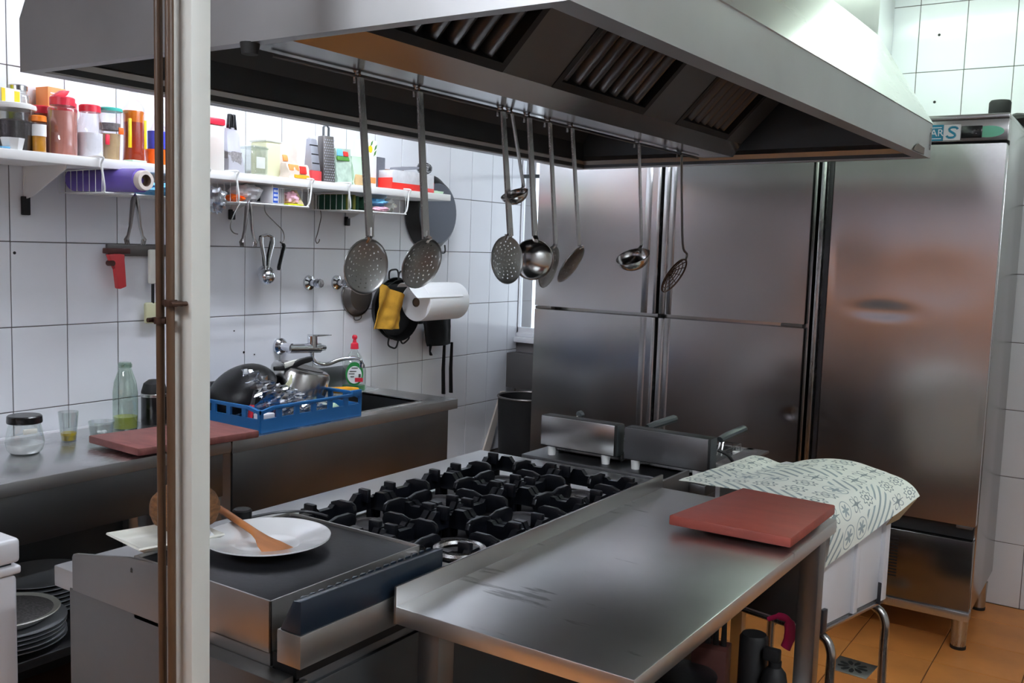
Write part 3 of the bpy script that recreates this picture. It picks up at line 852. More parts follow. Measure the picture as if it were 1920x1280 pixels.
fl = MB(); fl.bm.faces.new([fl.bm.verts.new(p) for p in (q0+Vector((-.004, 0, -.004)), q1+Vector((-.004, 0, -.004)), q1+Vector((-.05, .02, -.075)), q0+Vector((-.03, .05, -.045)))])
fl.thicken(0.0015).build('folded_hem', 'beigecard', cl)

# ================================================================== STEEL TABLE
tb = thing('work_table', 'long stainless steel work table with raised rear lip beside the range', 'table', (-0.84, 1.84, 0))
TX0, TX1, TY0, TY1, TZ = -1.085, -0.605, 1.275, 2.40, 0.85
MB().box(TX0, TX1, TY0, TY1, TZ-0.033, TZ, 0.0025).build('tabletop', 'table', tb)
MB().box(TX0-0.002, TX0+0.004, TY0, TY1, TZ-0.033, TZ+0.037, 0.0012).build('rear_lip', 'edge', tb)
for x in (TX0+0.035, TX1-0.055):
    for y in (TY0+0.025, TY1-0.11):
        MB().box(x, x+0.048, y, y+0.048, 0.012, TZ-0.033, 0.003).build('leg', 'legdark', tb)
        MB().cyl((x+0.024, y+0.024, 0), (x+0.024, y+0.024, 0.014), 0.02, n=14).build('foot', 'black', tb)
MB().box(TX0+0.03, TX1-0.015, TY0+0.02, TY1-0.02, TZ-0.07, TZ-0.034).build('under_frame', 'edge', tb) if False else None
MB().box(TX0+0.045, TX1-0.018, TY0+0.03, TY1-0.07, 0.215, 0.245, 0.003).build('lower_shelf', 'edge', tb)

# ================================================================== RANGE
rg = thing('gas_range', 'heavy stainless gas range with griddle and six open burners', 'range', (-1.4, 1.75, 0))
LX0, LX1, RY0, RY1, LZ = -1.880, -1.655, 1.1015, 2.648, 0.80
# body
MB().box(-1.66, -1.155, 1.112, RY1-0.01, 0.1, 0.755, 0.003).build('body', 'hoodin', rg)
MB().box(-1.845, -1.662, 1.13, RY1-0.03, 0.25, LZ-0.049, 0.003).build('rear_casing', 'range', rg)
MB().box(-1.154, -1.145, 1.12, RY1-0.05, 0.14, 0.74, 0.002).build('oven_front', 'hooddark', rg)
MB().box(-1.153, -1.142, 1.062, 1.12, 0.1, 0.753, 0.002).build('front_stile', 'range', rg)
for x in (-1.6, -1.2):
    for y in (1.12, 2.4): MB().cyl((x, y, 0), (x, y, 0.1), 0.028, n=14).build('foot', 'inox', rg)
# rear ledge
MB().box(LX0, LX1, RY0, RY1, LZ-0.045, LZ, 0.003).build('rear_ledge', 'ledge', rg)
MB().box(-1.655, -1.14, RY1-0.255, RY1, LZ-0.05, LZ+0.002, 0.003).build('end_ledge', 'ledge', rg)
# burner well
MB().box(-1.652, -1.115, 1.515, RY1-0.26, 0.755, 0.795, 0.003).build('burner_well', 'black', rg)
MB().box(-1.118, -1.108, 1.51, RY1, 0.755, 0.852, 0.002).build('well_front', 'range', rg)
# near side wing plate with the swept top edge
wp = [(-1.694, 0.885)]
wing = [(-1.800, 0.766), (-1.800, 0.836), (-1.796, 0.843), (-1.786, 0.846), (-1.72, 0.857), (-1.66, 0.867), (-1.612, 0.875), (-1.56, 0.879), (-1.50, 0.8805), (-1.39, 0.8805), (-1.39, 0.766)]
wo = MB().prism([(x, 1.094, z) for x, z in wing], (0, 0.006, 0), 0.0008).build('side_wing', 'wing', rg)
MB().prism([(-1.602, 1.0935, 0.848), (-1.596, 1.0935, 0.848), (-1.596, 1.0935, 0.855), (-1.599, 1.0935, 0.858), (-1.602, 1.0935, 0.855)], (0, 0.001, 0)).build('stamp_mark', 'black', wo)
MB().box(-1.820, -1.210, 1.100, 1.111, 0.1, 0.7645, 0.001).build('side_panel', 'sidepanel', rg)
MB().box(-1.388, -1.156, 1.062, 1.0995, 0.1, 0.7645, 0.002).build('corner_casing', 'sidepanel', rg)
# griddle box
gbx = MB()
GA, GB, GY0, GY1, GZT = -1.600, -1.215, 1.10, 1.506, 0.88
gbx.box(GA, GB, GY0, GY0+0.004, 0.785, GZT, 0.0008).box(GB-0.004, GB, GY0, GY1, 0.785, GZT, 0.0008)
gbx.box(GA, GB, GY1-0.004, GY1, 0.785, GZT, 0.0008).box(GA, GA+0.004, GY0, GY1, 0.785, GZT, 0.0008)
gbx.box(GA, GB, GY0, GY1, 0.755, 0.787)
gd = gbx.build('griddle_box', 'range', rg)
MB().box(GA+0.005, GB-0.005, GY0+0.006, GY1-0.006, 0.79, GZT-0.005, 0.003).build('griddle_plate', 'griddle', rg)
# front apron between box and rail, rail and enamelled drip bar
MB().box(-1.214, -1.155, 1.105, 1.505, 0.755, 0.79).build('front_shelf', 'black', rg)
MB().box(-1.155, -1.10, 1.06, 1.50, 0.803, 0.860, 0.002).build('front_rail', 'range', rg)
db = MB().hexa([(-1.150, 1.062, 0.860), (-1.102, 1.062, 0.860), (-1.102, 1.436, 0.860), (-1.150, 1.436, 0.860), (-1.120, 1.062, 0.915), (-1.102, 1.062, 0.917), (-1.102, 1.436, 0.913), (-1.120, 1.436, 0.911)], 0.0015).build('drip_bar', 'blackbar', rg)
for k in range(17):
    y = 1.085+k*0.0205
    MB().prism([(-1.120, y-0.008, 0.911), (-1.120, y+0.008, 0.911), (-1.126, y+0.002, 0.911)], (0, 0, 0.004)).build('comb_tooth', 'blackbar', db)
# wok ring on the front corner
MB().tube([(-1.165+0.05*math.cos(2*pi*k/24), 1.575+0.05*math.sin(2*pi*k/24), 0.862) for k in range(24)], 0.009, n=8, closed=True).build('wok_ring', 'inox', rg)
# burners
GXs = [(-1.620, -1.374), (-1.370, -1.124)]
GYs = [(1.522, 1.800), (1.804, 2.082), (2.086, 2.364)]
for i, (xa, xb) in enumerate(GXs):
    for j, (ya, yb) in enumerate(GYs):
        cx, cy = (xa+xb)/2, (ya+yb)/2
        br = MB().lathe([(0, 0.795), (0.085, 0.795), (0.08, 0.803), (0.05, 0.806), (0.046, 0.822), (0.05, 0.826), (0, 0.826)], (cx, cy, 0), 28).build('burner', 'black', rg)
        MB().lathe([(0, 0.826), (0.049, 0.826), (0.052, 0.831), (0.050, 0.837), (0.034, 0.838), (0.030, 0.834), (0, 0.834)], (cx, cy, 0), 28).build('burner_cap', 'burner', br)
        MB().cyl((cx+0.06, cy-0.05, 0.80), (cx+0.055, cy-0.045, 0.835), 0.005, n=8).build('igniter', 'woodlight' if (i, j) == (0, 0) else 'chrome', br)
# cast iron grates: one of each built in full, the rest copied
def make_grate(cx, cy):
    t = thing('burner_grate', 'grate', 'grate', (cx, cy, 0.797), 0, 'cast iron grates on the six burners')
    a, b = 0.122, 0.138
    fr = MB()
    def rail(p0, p1, inward):
        """edge rail with a dipping top: humps near both ends and in the middle"""
        p0, p1, n_ = Vector(p0), Vector(p1), Vector(inward)*0.016
        prof = [(0, .060), (.09, .060), (.125, .075), (.235, .076), (.29, .061), (.44, .060), (.47, .067), (.57, .067), (.60, .060), (.71, .061), (.765, .076), (.875, .075), (.91, .060), (1, .060)]
        top = [p0.lerp(p1, t_)+Vector((0, 0, z)) for t_, z in prof]
        bot = [p1+Vector((0, 0, .030)), p0+Vector((0, 0, .030))]
        fr.prism([tuple(q) for q in top+bot], tuple(n_))
    rail((-a, -b, 0), (-a, b, 0), (1, 0, 0)); rail((a, -b, 0), (a, b, 0), (-1, 0, 0))
    rail((-a, -b, 0), (a, -b, 0), (0, 1, 0)); rail((-a, b, 0), (a, b, 0), (0, -1, 0))
    for x in (-a+0.008, a-0.008):
        for y in (-b+0.008, b-0.008): fr.box(x-0.008, x+0.008, y-0.008, y+0.008, 0, 0.05, 0.002)
    fr.build('frame', 'iron', t, True)
    for dx, dy, L in ((1, 0, a), (-1, 0, a), (0, 1, b), (0, -1, b)):
        pr = [(1.0, .030), (1.0, .072), (.80, .080), (.50, .080), (.40, .074), (.36, .060), (.40, .046), (.6, .036)]
        px, py = -dy*0.0055, dx*0.0055
        f_ = MB().prism([(dx*L*s_-px, dy*L*s_-py, z) for s_, z in pr], (2*px, 2*py, 0), 0.001)
        f_.build('finger', 'iron', t, True)
    for x in (-a+0.02, a-0.02):
        for y in (-b+0.045, b-0.045):
            MB().box(x-0.016, x+0.016, y-0.007, y+0.007, 0.055, 0.088, 0.003).build('lug', 'iron', t, True)
    return t
rows = ('nearest the griddle', 'in the middle of the range', 'at the far end of the range')
first = None
for i, (xa, xb) in enumerate(GXs):
    for j, (ya, yb) in enumerate(GYs):
        c = ((xa+xb)/2, (ya+yb)/2, 0.797)
        lbl = f"black cast iron burner grate {rows[j]}, {'sink' if i == 0 else 'table'} side"
        if first is None: first = make_grate(c[0], c[1]); first['label'] = lbl
        else: dup(first, c, lbl)

# ================================================================== LEFT COUNTER AND SINK UNIT
CX0, CX1, CT = -3.034, -2.49, 0.83
ct = thing('steel_counter', 'stainless steel counter along the tiled wall at the left', 'counter', (-2.76, 1.3, 0))
MB().box(CX0, CX1-0.002, 0.55, 2.078, CT-0.034, CT, 0.0008).build('worktop', 'counter', ct)
MB().box(CX1-0.002, CX1, 0.55, 2.078, CT-0.037, CT, 0.0008).build('front_lip', 'lip', ct)
MB().box(CX0, CX0+0.012, 0.55, 2.078, CT, CT+0.006).build('rear_edge', 'white', ct)
MB().box(CX1-0.03, CX1-0.018, 0.56, 2.06, 0.645, CT-0.036, 0.002).build('apron', 'apron', ct)
MB().box(CX0+0.02, CX1-0.02, 0.56, 2.05, 0.285, 0.312, 0.003).build('lower_shelf', 'apron', ct)
MB().box(CX0+0.02, CX0+0.03, 0.56, 2.05, 0.02, CT-0.04).build('rear_panel', 'hooddark', ct)
for x in (CX0+0.03, CX1-0.06):
    for y in (0.58, 2.02):
        MB().box(x, x+0.038, y, y+0.038, 0, CT-0.036, 0.002).build('leg', 'edge', ct)

sk = thing('sink_unit', 'stainless steel sink unit with deep front panel on the tiled wall', 'sink', (-2.76, 2.7, 0))
SY0, SY1 = 2.084, 3.320
bx0, bx1, by0, by1 = -2.905, -2.560, 2.745, 3.16
tp = MB()
for b in ((CX0, CX1, SY0, by0), (CX0, CX1, by1, SY1), (CX0, bx0, by0, by1), (bx1, CX1, by0, by1)):
    tp.box(b[0], b[1], b[2], b[3], CT-0.008, CT)
tp.box(CX0, CX1, SY1-0.012, SY1, CT-0.042, CT-0.006, 0.002)
tp.build('drainboard', 'counter', sk)
MB().box(CX1-0.003, CX1+0.001, SY0, SY1+0.001, CT-0.042, CT, 0.0008).build('front_lip', 'lip', sk)
rd = MB()
for k in range(4):
    x = -2.925-k*0.024
    rd.box(x-0.004, x+0.004, 2.76, SY1-0.03, CT, CT+0.0025, 0.001)
rd.build('rib', 'counter', sk)
MB().tube([(bx0, by0, CT+0.001), (bx1, by0, CT+0.001), (bx1, by1, CT+0.001), (bx0, by1, CT+0.001)], 0.0035, n=6, closed=True).build('bowl_rim', 'inox', sk)
bw = MB()
bw.box(bx0-0.004, bx0, by0, by1, 0.60, CT-0.001).box(bx1, bx1+0.004, by0, by1, 0.60, CT-0.001)
bw.box(bx0, bx1, by0-0.004, by0, 0.60, CT-0.001).box(bx0, bx1, by1, by1+0.004, 0.60, CT-0.001).box(bx0, bx1, by0, by1, 0.596, 0.60)
bw.build('bowl', 'apron', sk)
MB().box(CX1-0.022, CX1-0.010, SY0+0.01, SY1-0.05, 0.555, CT-0.040, 0.002).build('front_panel', 'apron', sk)
MB().box(CX0+0.01, CX1-0.03, SY1-0.062, SY1-0.05, 0.555, CT-0.040, 0.002).build('side_panel', 'apron', sk)
for x in (CX0+0.02, CX1-0.055):
    for y in (SY0+0.04, SY1-0.09): MB().box(x, x+0.04, y, y+0.04, 0, CT-0.042, 0.002).build('leg', 'edge', sk)
MB().box(WX+0.001, WX+0.012, 2.14, 3.255, CT, CT+0.108, 0.002).build('backsplash', 'apron', sk)

# ================================================================== FREEZER at the left edge
fz = thing('chest_freezer', 'white chest freezer in front of the steel counter', 'freezer', (-2.29, 0.85, 0))
MB().box(-2.465, -2.110, 0.45, 1.150, 0.03, 0.715, 0.012, 3).build('cabinet', 'white', fz)
MB().box(-2.469, -2.104, 0.446, 1.156, 0.718, 0.738, 0.006, 3).build('rim', 'white', fz)
MB().box(-2.469, -2.105, 0.446, 1.155, 0.744, 0.802, 0.010, 3).build('lid', 'white', fz)
MB().box(-2.46, -2.12, 0.46, 1.14, 0.70, 0.75).build('seal', 'greyplast', fz)
for x in (-2.43, -2.14):
    for y in (0.5, 1.1): MB().cyl((x, y, 0), (x, y, 0.035), 0.018, n=12).build('foot', 'black', fz)

# ================================================================== FRYERS AND THEIR STAND
st = thing('fryer_stand', 'low steel stand carrying the two fryers behind the range', 'stand', (-1.38, 2.9, 0))
MB().box(-1.72, -1.06, 2.66, 3.14, 0.775, 0.808, 0.003).build('top', 'hoodin', st)
MB().box(-1.70, -1.06, 2.672, 2.684, 0.62, 0.775, 0.002).build('apron', 'hoodin', st)
for x in (-1.70, -1.11):
    for y in (2.67, 3.08): MB().box(x, x+0.04, y, y+0.04, 0, 0.776, 0.002).build('leg', 'edge', st)
def fryer(label, x0, x1, hx, facem, hl=1.0):
    t = thing('table_fryer', label, 'fryer', ((x0+x1)/2, 2.85, 0.808))
    hd = MB().box(x0, x1, 2.703, 2.755, 0.838, 0.942, 0.003).build('control_head', 'black', t)
    MB().box(x0+0.003, x1-0.006, 2.698, 2.704, 0.842, 0.941, 0.0015).build('head_cover', facem, hd)
    MB().box(x1-0.003, x1+0.001, 2.706, 2.754, 0.84, 0.94, 0.001).build('head_side', 'greyplast', hd)
    tk = MB()
    y0, y1 = 2.756, 3.10
    tk.box(x0, x1, y0, y0+0.025, 0.842, 0.85).box(x0, x1, y1-0.025, y1, 0.842, 0.85).box(x0, x0+0.02, y0, y1, 0.842, 0.85).box(x1-0.02, x1+(0.05 if x1 > -1.2 else 0.012), y0, y1, 0.842, 0.85)
    tk.box(x0+0.018, x0+0.022, y0+0.02, y1-0.02, 0.81, 0.845).box(x1-0.022, x1-0.018, y0+0.02, y1-0.02, 0.81, 0.845)
    tk.box(x0+0.02, x1-0.02, y0+0.02, y0+0.024, 0.81, 0.845).box(x0+0.02, x1-0.02, y1-0.024, y1-0.02, 0.81, 0.845).box(x0+0.02, x1-0.02, y0+0.02, y1-0.02, 0.81, 0.814)
    tk.build('oil_tank', 'inox', t)
    MB().box(x0+0.02, x1-0.02, y0+0.02, y1-0.02, 0.822, 0.826).build('tank_floor', 'hoodin', t)
    for x in (x0+0.035, x1-0.045):
        for y in (2.72, 3.06):
            MB().cyl((x, y, 0.808), (x, y, 0.84), 0.013, 0.016, n=14).build('foot', 'whiteplast', t)
    # basket with wire body and handle
    bk = MB()
    bx_0, bx_1, by_0, by_1 = x0+0.03, x1-0.035, 2.83, 3.06
    for z in (0.835, 0.868): bk.tube([(bx_0, by_0, z), (bx_1, by_0, z), (bx_1, by_1, z), (bx_0, by_1, z)], 0.0018, n=5, closed=True)
    for k in range(9):
        x = bx_0+(bx_1-bx_0)*k/8
        bk.tube([(x, by_0, 0.868), (x, by_0, 0.835), (x, by_1, 0.835), (x, by_1, 0.868)], 0.001, n=4)
    bo = bk.build('basket', 'wiresteel', t)
    MB().tube([(hx-0.01, 2.84, 0.866), (hx-0.012, 2.85, 0.905), (hx, 2.87, 0.93)], 0.003, n=6).tube([(hx+0.015, 2.84, 0.866), (hx+0.012, 2.85, 0.905), (hx, 2.87, 0.93)], 0.003, n=6).build('handle_wire', 'inox', bo)
    MB().tube([(hx-0.012*hl, 2.87-0.025*hl, 0.921), (hx, 2.87, 0.927), (hx+0.040*hl, 2.87+0.075*hl, 0.927+0.018*hl), (hx+0.043*hl, 2.87+0.081*hl, 0.927+0.019*hl)], [0.010, 0.0125, 0.0125, 0.008], n=10, flat=1.3).build('handle', 'greyplast', bo)
    return t
fryer('steel table fryer with pale front cover, farther from the camera', -1.672, -1.386, -1.62, 'fridge2', 0.12)
f2 = fryer('steel table fryer with brown grey cover and raised basket handle, nearer', -1.358, -1.068, -1.335, 'hoodin')
t = f2
MB().tube([(-1.085, 2.84, 0.866), (-1.085, 2.85, 0.905), (-1.083, 2.87, 0.925)], 0.003, n=6).tube([(-1.10, 2.84, 0.866), (-1.095, 2.85, 0.905), (-1.083, 2.87, 0.925)], 0.003, n=6).build('handle_wire', 'inox', t)
MB().tube([(-1.093, 2.845, 0.916), (-1.083, 2.87, 0.924), (-1.052, 2.94, 0.943), (-1.049, 2.946, 0.944)], [0.010, 0.0125, 0.0125, 0.008], n=10, flat=1.3).build('handle', 'greyplast', t)
MB().tube(smooth_path([(-1.066, 2.76, 0.90), (-1.035, 2.78, 0.88), (-1.02, 2.80, 0.83), (-1.045, 2.79, 0.74)], 5), 0.005, n=8).build('power_cord', 'black', t)
# ================================================================== UTENSILS ON THE HOOD RAIL
def basis(n, upish=(0, 0, 1)):
    n = Vector(n).normalized(); u = Vector(upish); u = (u-n*u.dot(n)).normalized(); r_ = u.cross(n)
    return Matrix((r_, u, n)).transposed()      # columns: right, up, normal
RX_ = -1.388
def hook_top(mb, y, z=1.838, r=0.0032):
    """the hooked end that hangs over the rail"""
    mb.tube([(RX_-0.011, y, z-0.012), (RX_-0.011, y, z+0.001), (RX_-0.006, y, z+0.0065), (RX_+0.002, y, z+0.0065), (RX_+0.006, y, z)], r, n=6)
def handle(t, top, neck, w=0.011, name='handle', m='inox'):
    """flat strap handle from the hook to the neck, width along Y"""
    top, neck = Vector(top), Vector(neck)
    mb = MB()
    hook_top(mb, top.y)
    mb.tube([top+Vector((0.004, 0, 0.002)), top+(neck-top)*0.02, top+(neck-top)*0.9, neck], [w*0.3, w*0.5, w*0.5, w*0.65], n=10, flat=1.0)
    o = mb.build(name, m, t)
    return o
def strap(t, top, neck, w, th=0.0028, m='inox'):
    top, neck = Vector(top), Vector(neck)
    mb = MB(); hook_top(mb, top.y)
    d = (neck-top)
    k = 6
    sec = []
    for i in range(k+1):
        p = top+d*(i/k); ww = w*(0.42+0.16*(i/k))
        x = RX_+0.006+0.001*math.sin(i)
        sec.append((p, ww))
    for (p, a), (q, b) in zip(sec[:-1], sec[1:]):
        mb.hexa([(p.x-th, p.y-a/1, p.z), (p.x+th, p.y-a, p.z), (p.x+th, p.y+a, p.z), (p.x-th, p.y+a, p.z)][::-1] and
                [(q.x-th, q.y-b, q.z), (q.x+th, q.y-b, q.z), (q.x+th, q.y+b, q.z), (q.x-th, q.y+b, q.z), (p.x-th, p.y-a, p.z), (p.x+th, p.y-a, p.z), (p.x+th, p.y+a, p.z), (p.x-th, p.y+a, p.z)])
    return mb.build('handle', m, t)
def dish(t, c, n, r, depth, holes=True, name='perforated_bowl', m='skim', grid=None):
    """shallow perforated dish: polar sheet with the hole faces left out"""
    B_ = basis(n); c = Vector(c)
    NA, NR = 62, 20
    mb = MB()
    def pt(i, j):
        rr = r*(0.02+0.98*j/NR); a = 2*pi*i/NA
        h = -depth*(1-(rr/r)**2)+(0.0015 if j == NR else 0)
        return c+B_ @ Vector((rr*math.cos(a), rr*math.sin(a), h))
    vs = [[mb.bm.verts.new(pt(i, j)) for j in range(NR+1)] for i in range(NA)]
    for i in range(NA):
        for j in range(NR):
            if holes:
                step = {3: 15, 6: 7, 9: 5, 12: 4, 15: 4}.get(j)
                if step and (i+(j//3) % 2) % step == 0: continue
            mb.bm.faces.new((vs[i][j], vs[(i+1) % NA][j], vs[(i+1) % NA][j+1], vs[i][j+1]))
    mb.thicken(0.0011)
    o = mb.build(name, m, t, sharp=50)
    MB().tube([c+B_ @ Vector((r*math.cos(2*pi*i/36), r*math.sin(2*pi*i/36), 0.0005)) for i in range(36)], 0.0014, n=6, closed=True).build('rim', m, o)
    return o
def cup(t, c, n, r, deep=0.85, m='inox2'):
    B_ = basis(n)
    mb = MB()
    prof = []
    for k in range(11):
        a = pi/2*k/10
        prof.append((r*math.sin(a), -r*deep*math.cos(a)))
    mb.lathe(prof, c, 32, B_)
    mb.thicken(0.0012)
    o = mb.build('ladle_bowl', m, t, sharp=50)
    MB().tube([Vector(c)+B_ @ Vector((r*math.cos(2*pi*i/36), r*math.sin(2*pi*i/36), 0)) for i in range(36)], 0.0013, n=6, closed=True).build('rim', m, o)
    return o
def S(y, z): k = RX_/-1.33; return Vector((RX_, y*k, 1.5+(z-1.5)*k))
def skimmer(label, yt, neck, cen, n, r=0.060, w=0.0105, depth=0.011):
    t = thing('skimmer', label, 'skimmer', S(cen[0], cen[1]-0.06), 0, 'utensils on the hood rail')
    c = S(*cen); nn = Vector(n).normalized(); B_ = basis(n)
    nk = S(*neck)
    top = Vector((RX_+0.006, S(yt, 1.8).y, 1.836))
    strap(t, top, nk, w)
    dish(t, c, n, r, depth)
    e = c+B_ @ Vector((0, r, 0))
    MB().tube([nk+Vector((0, 0, 0.02)), nk, e, e+B_ @ Vector((0, -0.008, -0.003))], [w*0.28, w*0.32, w*0.42, w*0.25], n=8, flat=1).build('neck', 'inox', t)
    return t
def ladle(label, yt, neck, cen, n, r, w=0.0085, deep=0.85):
    t = thing('ladle', label, 'ladle', S(cen[0], cen[1]-0.06), 0, 'utensils on the hood rail')
    c = S(*cen); nk = S(*neck)
    top = Vector((RX_+0.006, S(yt, 1.8).y, 1.836))
    strap(t, top, nk, w)
    B_ = basis(n)
    d = nk-c; d = d-Vector(n).normalized()*d.dot(Vector(n).normalized())
    e = c+d.normalized()*r
    MB().tube([nk+Vector((0, 0, 0.015)), nk, e, e-Vector(n).normalized()*0.018-d.normalized()*0.003], [w*0.3, w*0.34, w*0.5, w*0.3], n=8).build('neck', 'inox', t)
    cup(t, c, n, r, deep)
    return t
skimmer('large perforated steel skimmer, leftmost of the hanging utensils', 1.42, (1.462, 1.512), (1.452, 1.451), (.97, -.13, -.09), 0.059, 0.018)
skimmer('large perforated skimmer hanging in front of the black pan', 1.603, (1.642, 1.511), (1.630, 1.458), (.913, -.085, -.324), 0.060, 0.0195)
skimmer('perforated skimmer with riveted neck beside the big ladle, in front of it', 1.916, (1.973, 1.528), (1.962, 1.468), (.988, -.13, .065), 0.061, 0.019)
ladle('small ladle hung on a thin handle, highest bowl of all', 1.955, (2.026, 1.652), (1.985, 1.632), (-.1, -.45, .9), 0.036, 0.0075, 0.75)
ladle('big deep ladle with its rounded back towards the room', 2.033, (2.087, 1.53), (2.081, 1.470), (-.62, .74, .12), 0.055, 0.020, 0.7)
skimmer('skimmer half hidden behind the big ladle', 2.131, (2.191, 1.508), (2.160, 1.452), (.948, .153, -.237), 0.060, 0.0145)
skimmer('tilted perforated skimmer hanging clear before the left fridge doors', 2.246, (2.317, 1.508), (2.275, 1.458), (.826, .132, -.51), 0.060, 0.0145)
ladle('medium ladle with upward opening bowl hanging before the fridge gap', 2.647, (2.706, 1.519), (2.650, 1.484), (-.08, -.50, .86), 0.055, 0.0125, 0.8)
# wire spider
sp = thing('spider_skimmer', 'wire spider skimmer with dark spiral net, rightmost of the hanging utensils', 'skimmer', S(2.95, 1.36), 0, 'utensils on the hood rail')
top = Vector((RX_+0.006, S(2.961, 1.8).y, 1.836))
mb = MB(); hook_top(mb, top.y); mb.tube(smooth_path([top, S(2.99, 1.7), S(3.019, 1.53), S(3.058, 1.497), S(3.050, 1.475)], 5), 0.0045, n=8)
mb.build('handle', 'wiresteel', sp)
c = S(2.962, 1.423); B_ = basis((.84, .02, -.49)); rs = 0.067
mb = MB()
for q, rr in enumerate((1, .8, .6, .4, .2)):
    mb.tube([c+B_ @ Vector((rs*rr*math.cos(2*pi*k/28), rs*rr*math.sin(2*pi*k/28), -0.016*(1-rr*rr))) for k in range(28)], 0.0034 if q == 0 else 0.0018, n=5, closed=True)
for k in range(12):
    a = 2*pi*k/12
    mb.tube([c+B_ @ Vector((rs*q/5*math.cos(a), rs*q/5*math.sin(a), -0.016*(1-(q/5)**2))) for q in range(6)], 0.0017, n=4)
mb.build('wire_net', 'clampm', sp)

# ================================================================== WALL SHELF AND ITS GOODS
SX0, SX1, SZ = WX+0.001, -2.78, 1.737
sh = thing('wall_shelf', 'long white wall shelf above the sink full of jars', 'shelf', (-2.9, 2.4, SZ-0.03))
MB().box(SX0, SX1, 0.75, 3.612, SZ-0.030, SZ, 0.003).build('board', 'whiteplast', sh)
for y in (1.70, 2.53, 3.18):
    k = MB().prism([(WX+0.002, y-0.0016, SZ-0.03), (-2.80, y-0.0016, SZ-0.03), (-2.80, y-0.0016, SZ-0.042), (WX+0.05, y-0.0016, SZ-0.125), (WX+0.002, y-0.0016, SZ-0.135)], (0, 0.0032, 0))
    k.build('bracket', 'whiteplast', sh)
    b_ = MB().box(WX+0.001, WX+0.010, y-0.005, y+0.005, SZ-0.14, SZ-0.03, 0.002)
    b_.build('upright', 'whiteplast', sh)
    MB().box(WX+0.001, WX+0.016, y-0.013, y+0.013, SZ-(0.185 if y < 2 else 0.165), SZ-0.125, 0.003).build('upright_end', 'black', sh)

def lathe_item(name, label, cat, y, x, parts, n=24, group=None, z=None):
    """parts = [(part name, material, profile)]"""
    t = thing(name, label, cat, (x, y, SZ if z is None else z), 0, group)
    for nm, mt, prof in parts: MB().lathe(prof, (0, 0, 0), n).build(nm, mt, t, True)
    return t
def vessel(r, h, neck=None, base=0.0, round_=0.006):
    """closed jar body profile with optional neck (radius, height)"""
    p = [(0, base), (r-round_, base), (r, base+round_)]
    if neck: p += [(r, h-neck[1]-(r-neck[0])*0.9), (r-(r-neck[0])*0.35, h-neck[1]-(r-neck[0])*0.35), (neck[0], h-neck[1]), (neck[0], h)]
    else: p += [(r, h-round_), (r-round_, h)]
    return p
def fill(r, h, z0=0.004): return [(0, z0), (r, z0), (r, h), (0, h+0.002)]
def cap(r, z0, h): return [(0, z0), (r, z0), (r, z0+h-0.003), (r-0.003, z0+h), (0, z0+h)]

# tub of dark peppercorns with white lid
t = lathe_item('seed_tub', 'clear tub of dark seeds with a white lid at the shelf left end', 'tub', 1.583, -2.885, [
    ('body', 'clearp', [(0, 0), (0.052, 0), (0.060, 0.128)]), ('seeds', 'peppercorn', [(0, 0.002), (0.050, 0.002), (0.0565, 0.088), (0.03, 0.096), (0, 0.094)]),
    ('lid', 'whiteplast', [(0, 0.128), (0.064, 0.126), (0.066, 0.132), (0.064, 0.140), (0.055, 0.143), (0, 0.143)])], 28)
t = thing('paper_cup', 'small white faceted dish before the tub of seeds', 'dish', (-2.812, 1.541, SZ), 0)
MB().lathe([(0, 0), (0.026, 0), (0.034, 0.034), (0.032, 0.034), (0.025, 0.003), (0, 0.003)], (0, 0, 0), 8).build('bowl', 'whiteplast', t, True, sharp=20)
tag(MB().box(-2.815, -2.785, 1.495, 1.520, SZ, SZ+0.006, 0.002).build('blue_packet', 'skyblue'), 'flat blue packet lying beside the white faceted dish', 'packet')
# things stacked on the tub and behind it
t = thing('butter_tub', 'small white and yellow carton on the lid of the seed tub', 'carton', (-2.895, 1.567, SZ+0.1435), R(8))
MB().box(-0.024, 0.024, -0.030, 0.034, 0, 0.042, 0.003).build('carton', 'whiteplast', t, True)
MB().box(0.0235, 0.0246, 0.012, 0.030, 0.002, 0.036).box(0.0235, 0.0246, -0.030, -0.018, 0.002, 0.040).build('yellow_print', 'yellow', t, True)
lathe_item('yellow_tin', 'tall lime yellow tin with yellow lid at the shelf left end', 'tin', 1.555, -2.985, [
    ('body', 'lime', [(0, 0), (0.034, 0), (0.034, 0.215), (0, 0.215)]), ('lid', 'yellow', cap(0.036, 0.215, 0.040))])
lathe_item('spice_shaker', 'small yellow shaker with orange top before the lime yellow tin', 'shaker', 1.518, -2.905, [
    ('body', 'yellow', vessel(0.018, 0.058)), ('top', 'orange', cap(0.019, 0.058, 0.02))], z=SZ+0.1435)
lathe_item('glass_jar', 'small empty glass jar with metal lid behind the seed tub', 'jar', 1.655, -2.985, [
    ('body', 'glass', vessel(0.036, 0.20, (0.026, 0.012))), ('contents', 'peppercorn', fill(0.033, 0.13)), ('lid', 'inox2', cap(0.028, 0.198, 0.017))])
t = thing('juice_carton', 'orange carton with white stripes at the back of the shelf', 'carton', (-3.005, 1.775, SZ), R(6))
MB().box(-0.03, 0.03, -0.033, 0.033, 0, 0.225, 0.002).build('box', 'orangebox', t, True)
g = MB()
for k in range(7): g.box(0.0298, 0.0306, -0.024, 0.004, 0.150+k*0.009, 0.154+k*0.009)
g.build('print_lines', 'printwhite', t, True)
MB().box(0.0298, 0.0306, 0.012, 0.030, 0.15, 0.215).build('orange_stripe', 'orange', t, True)
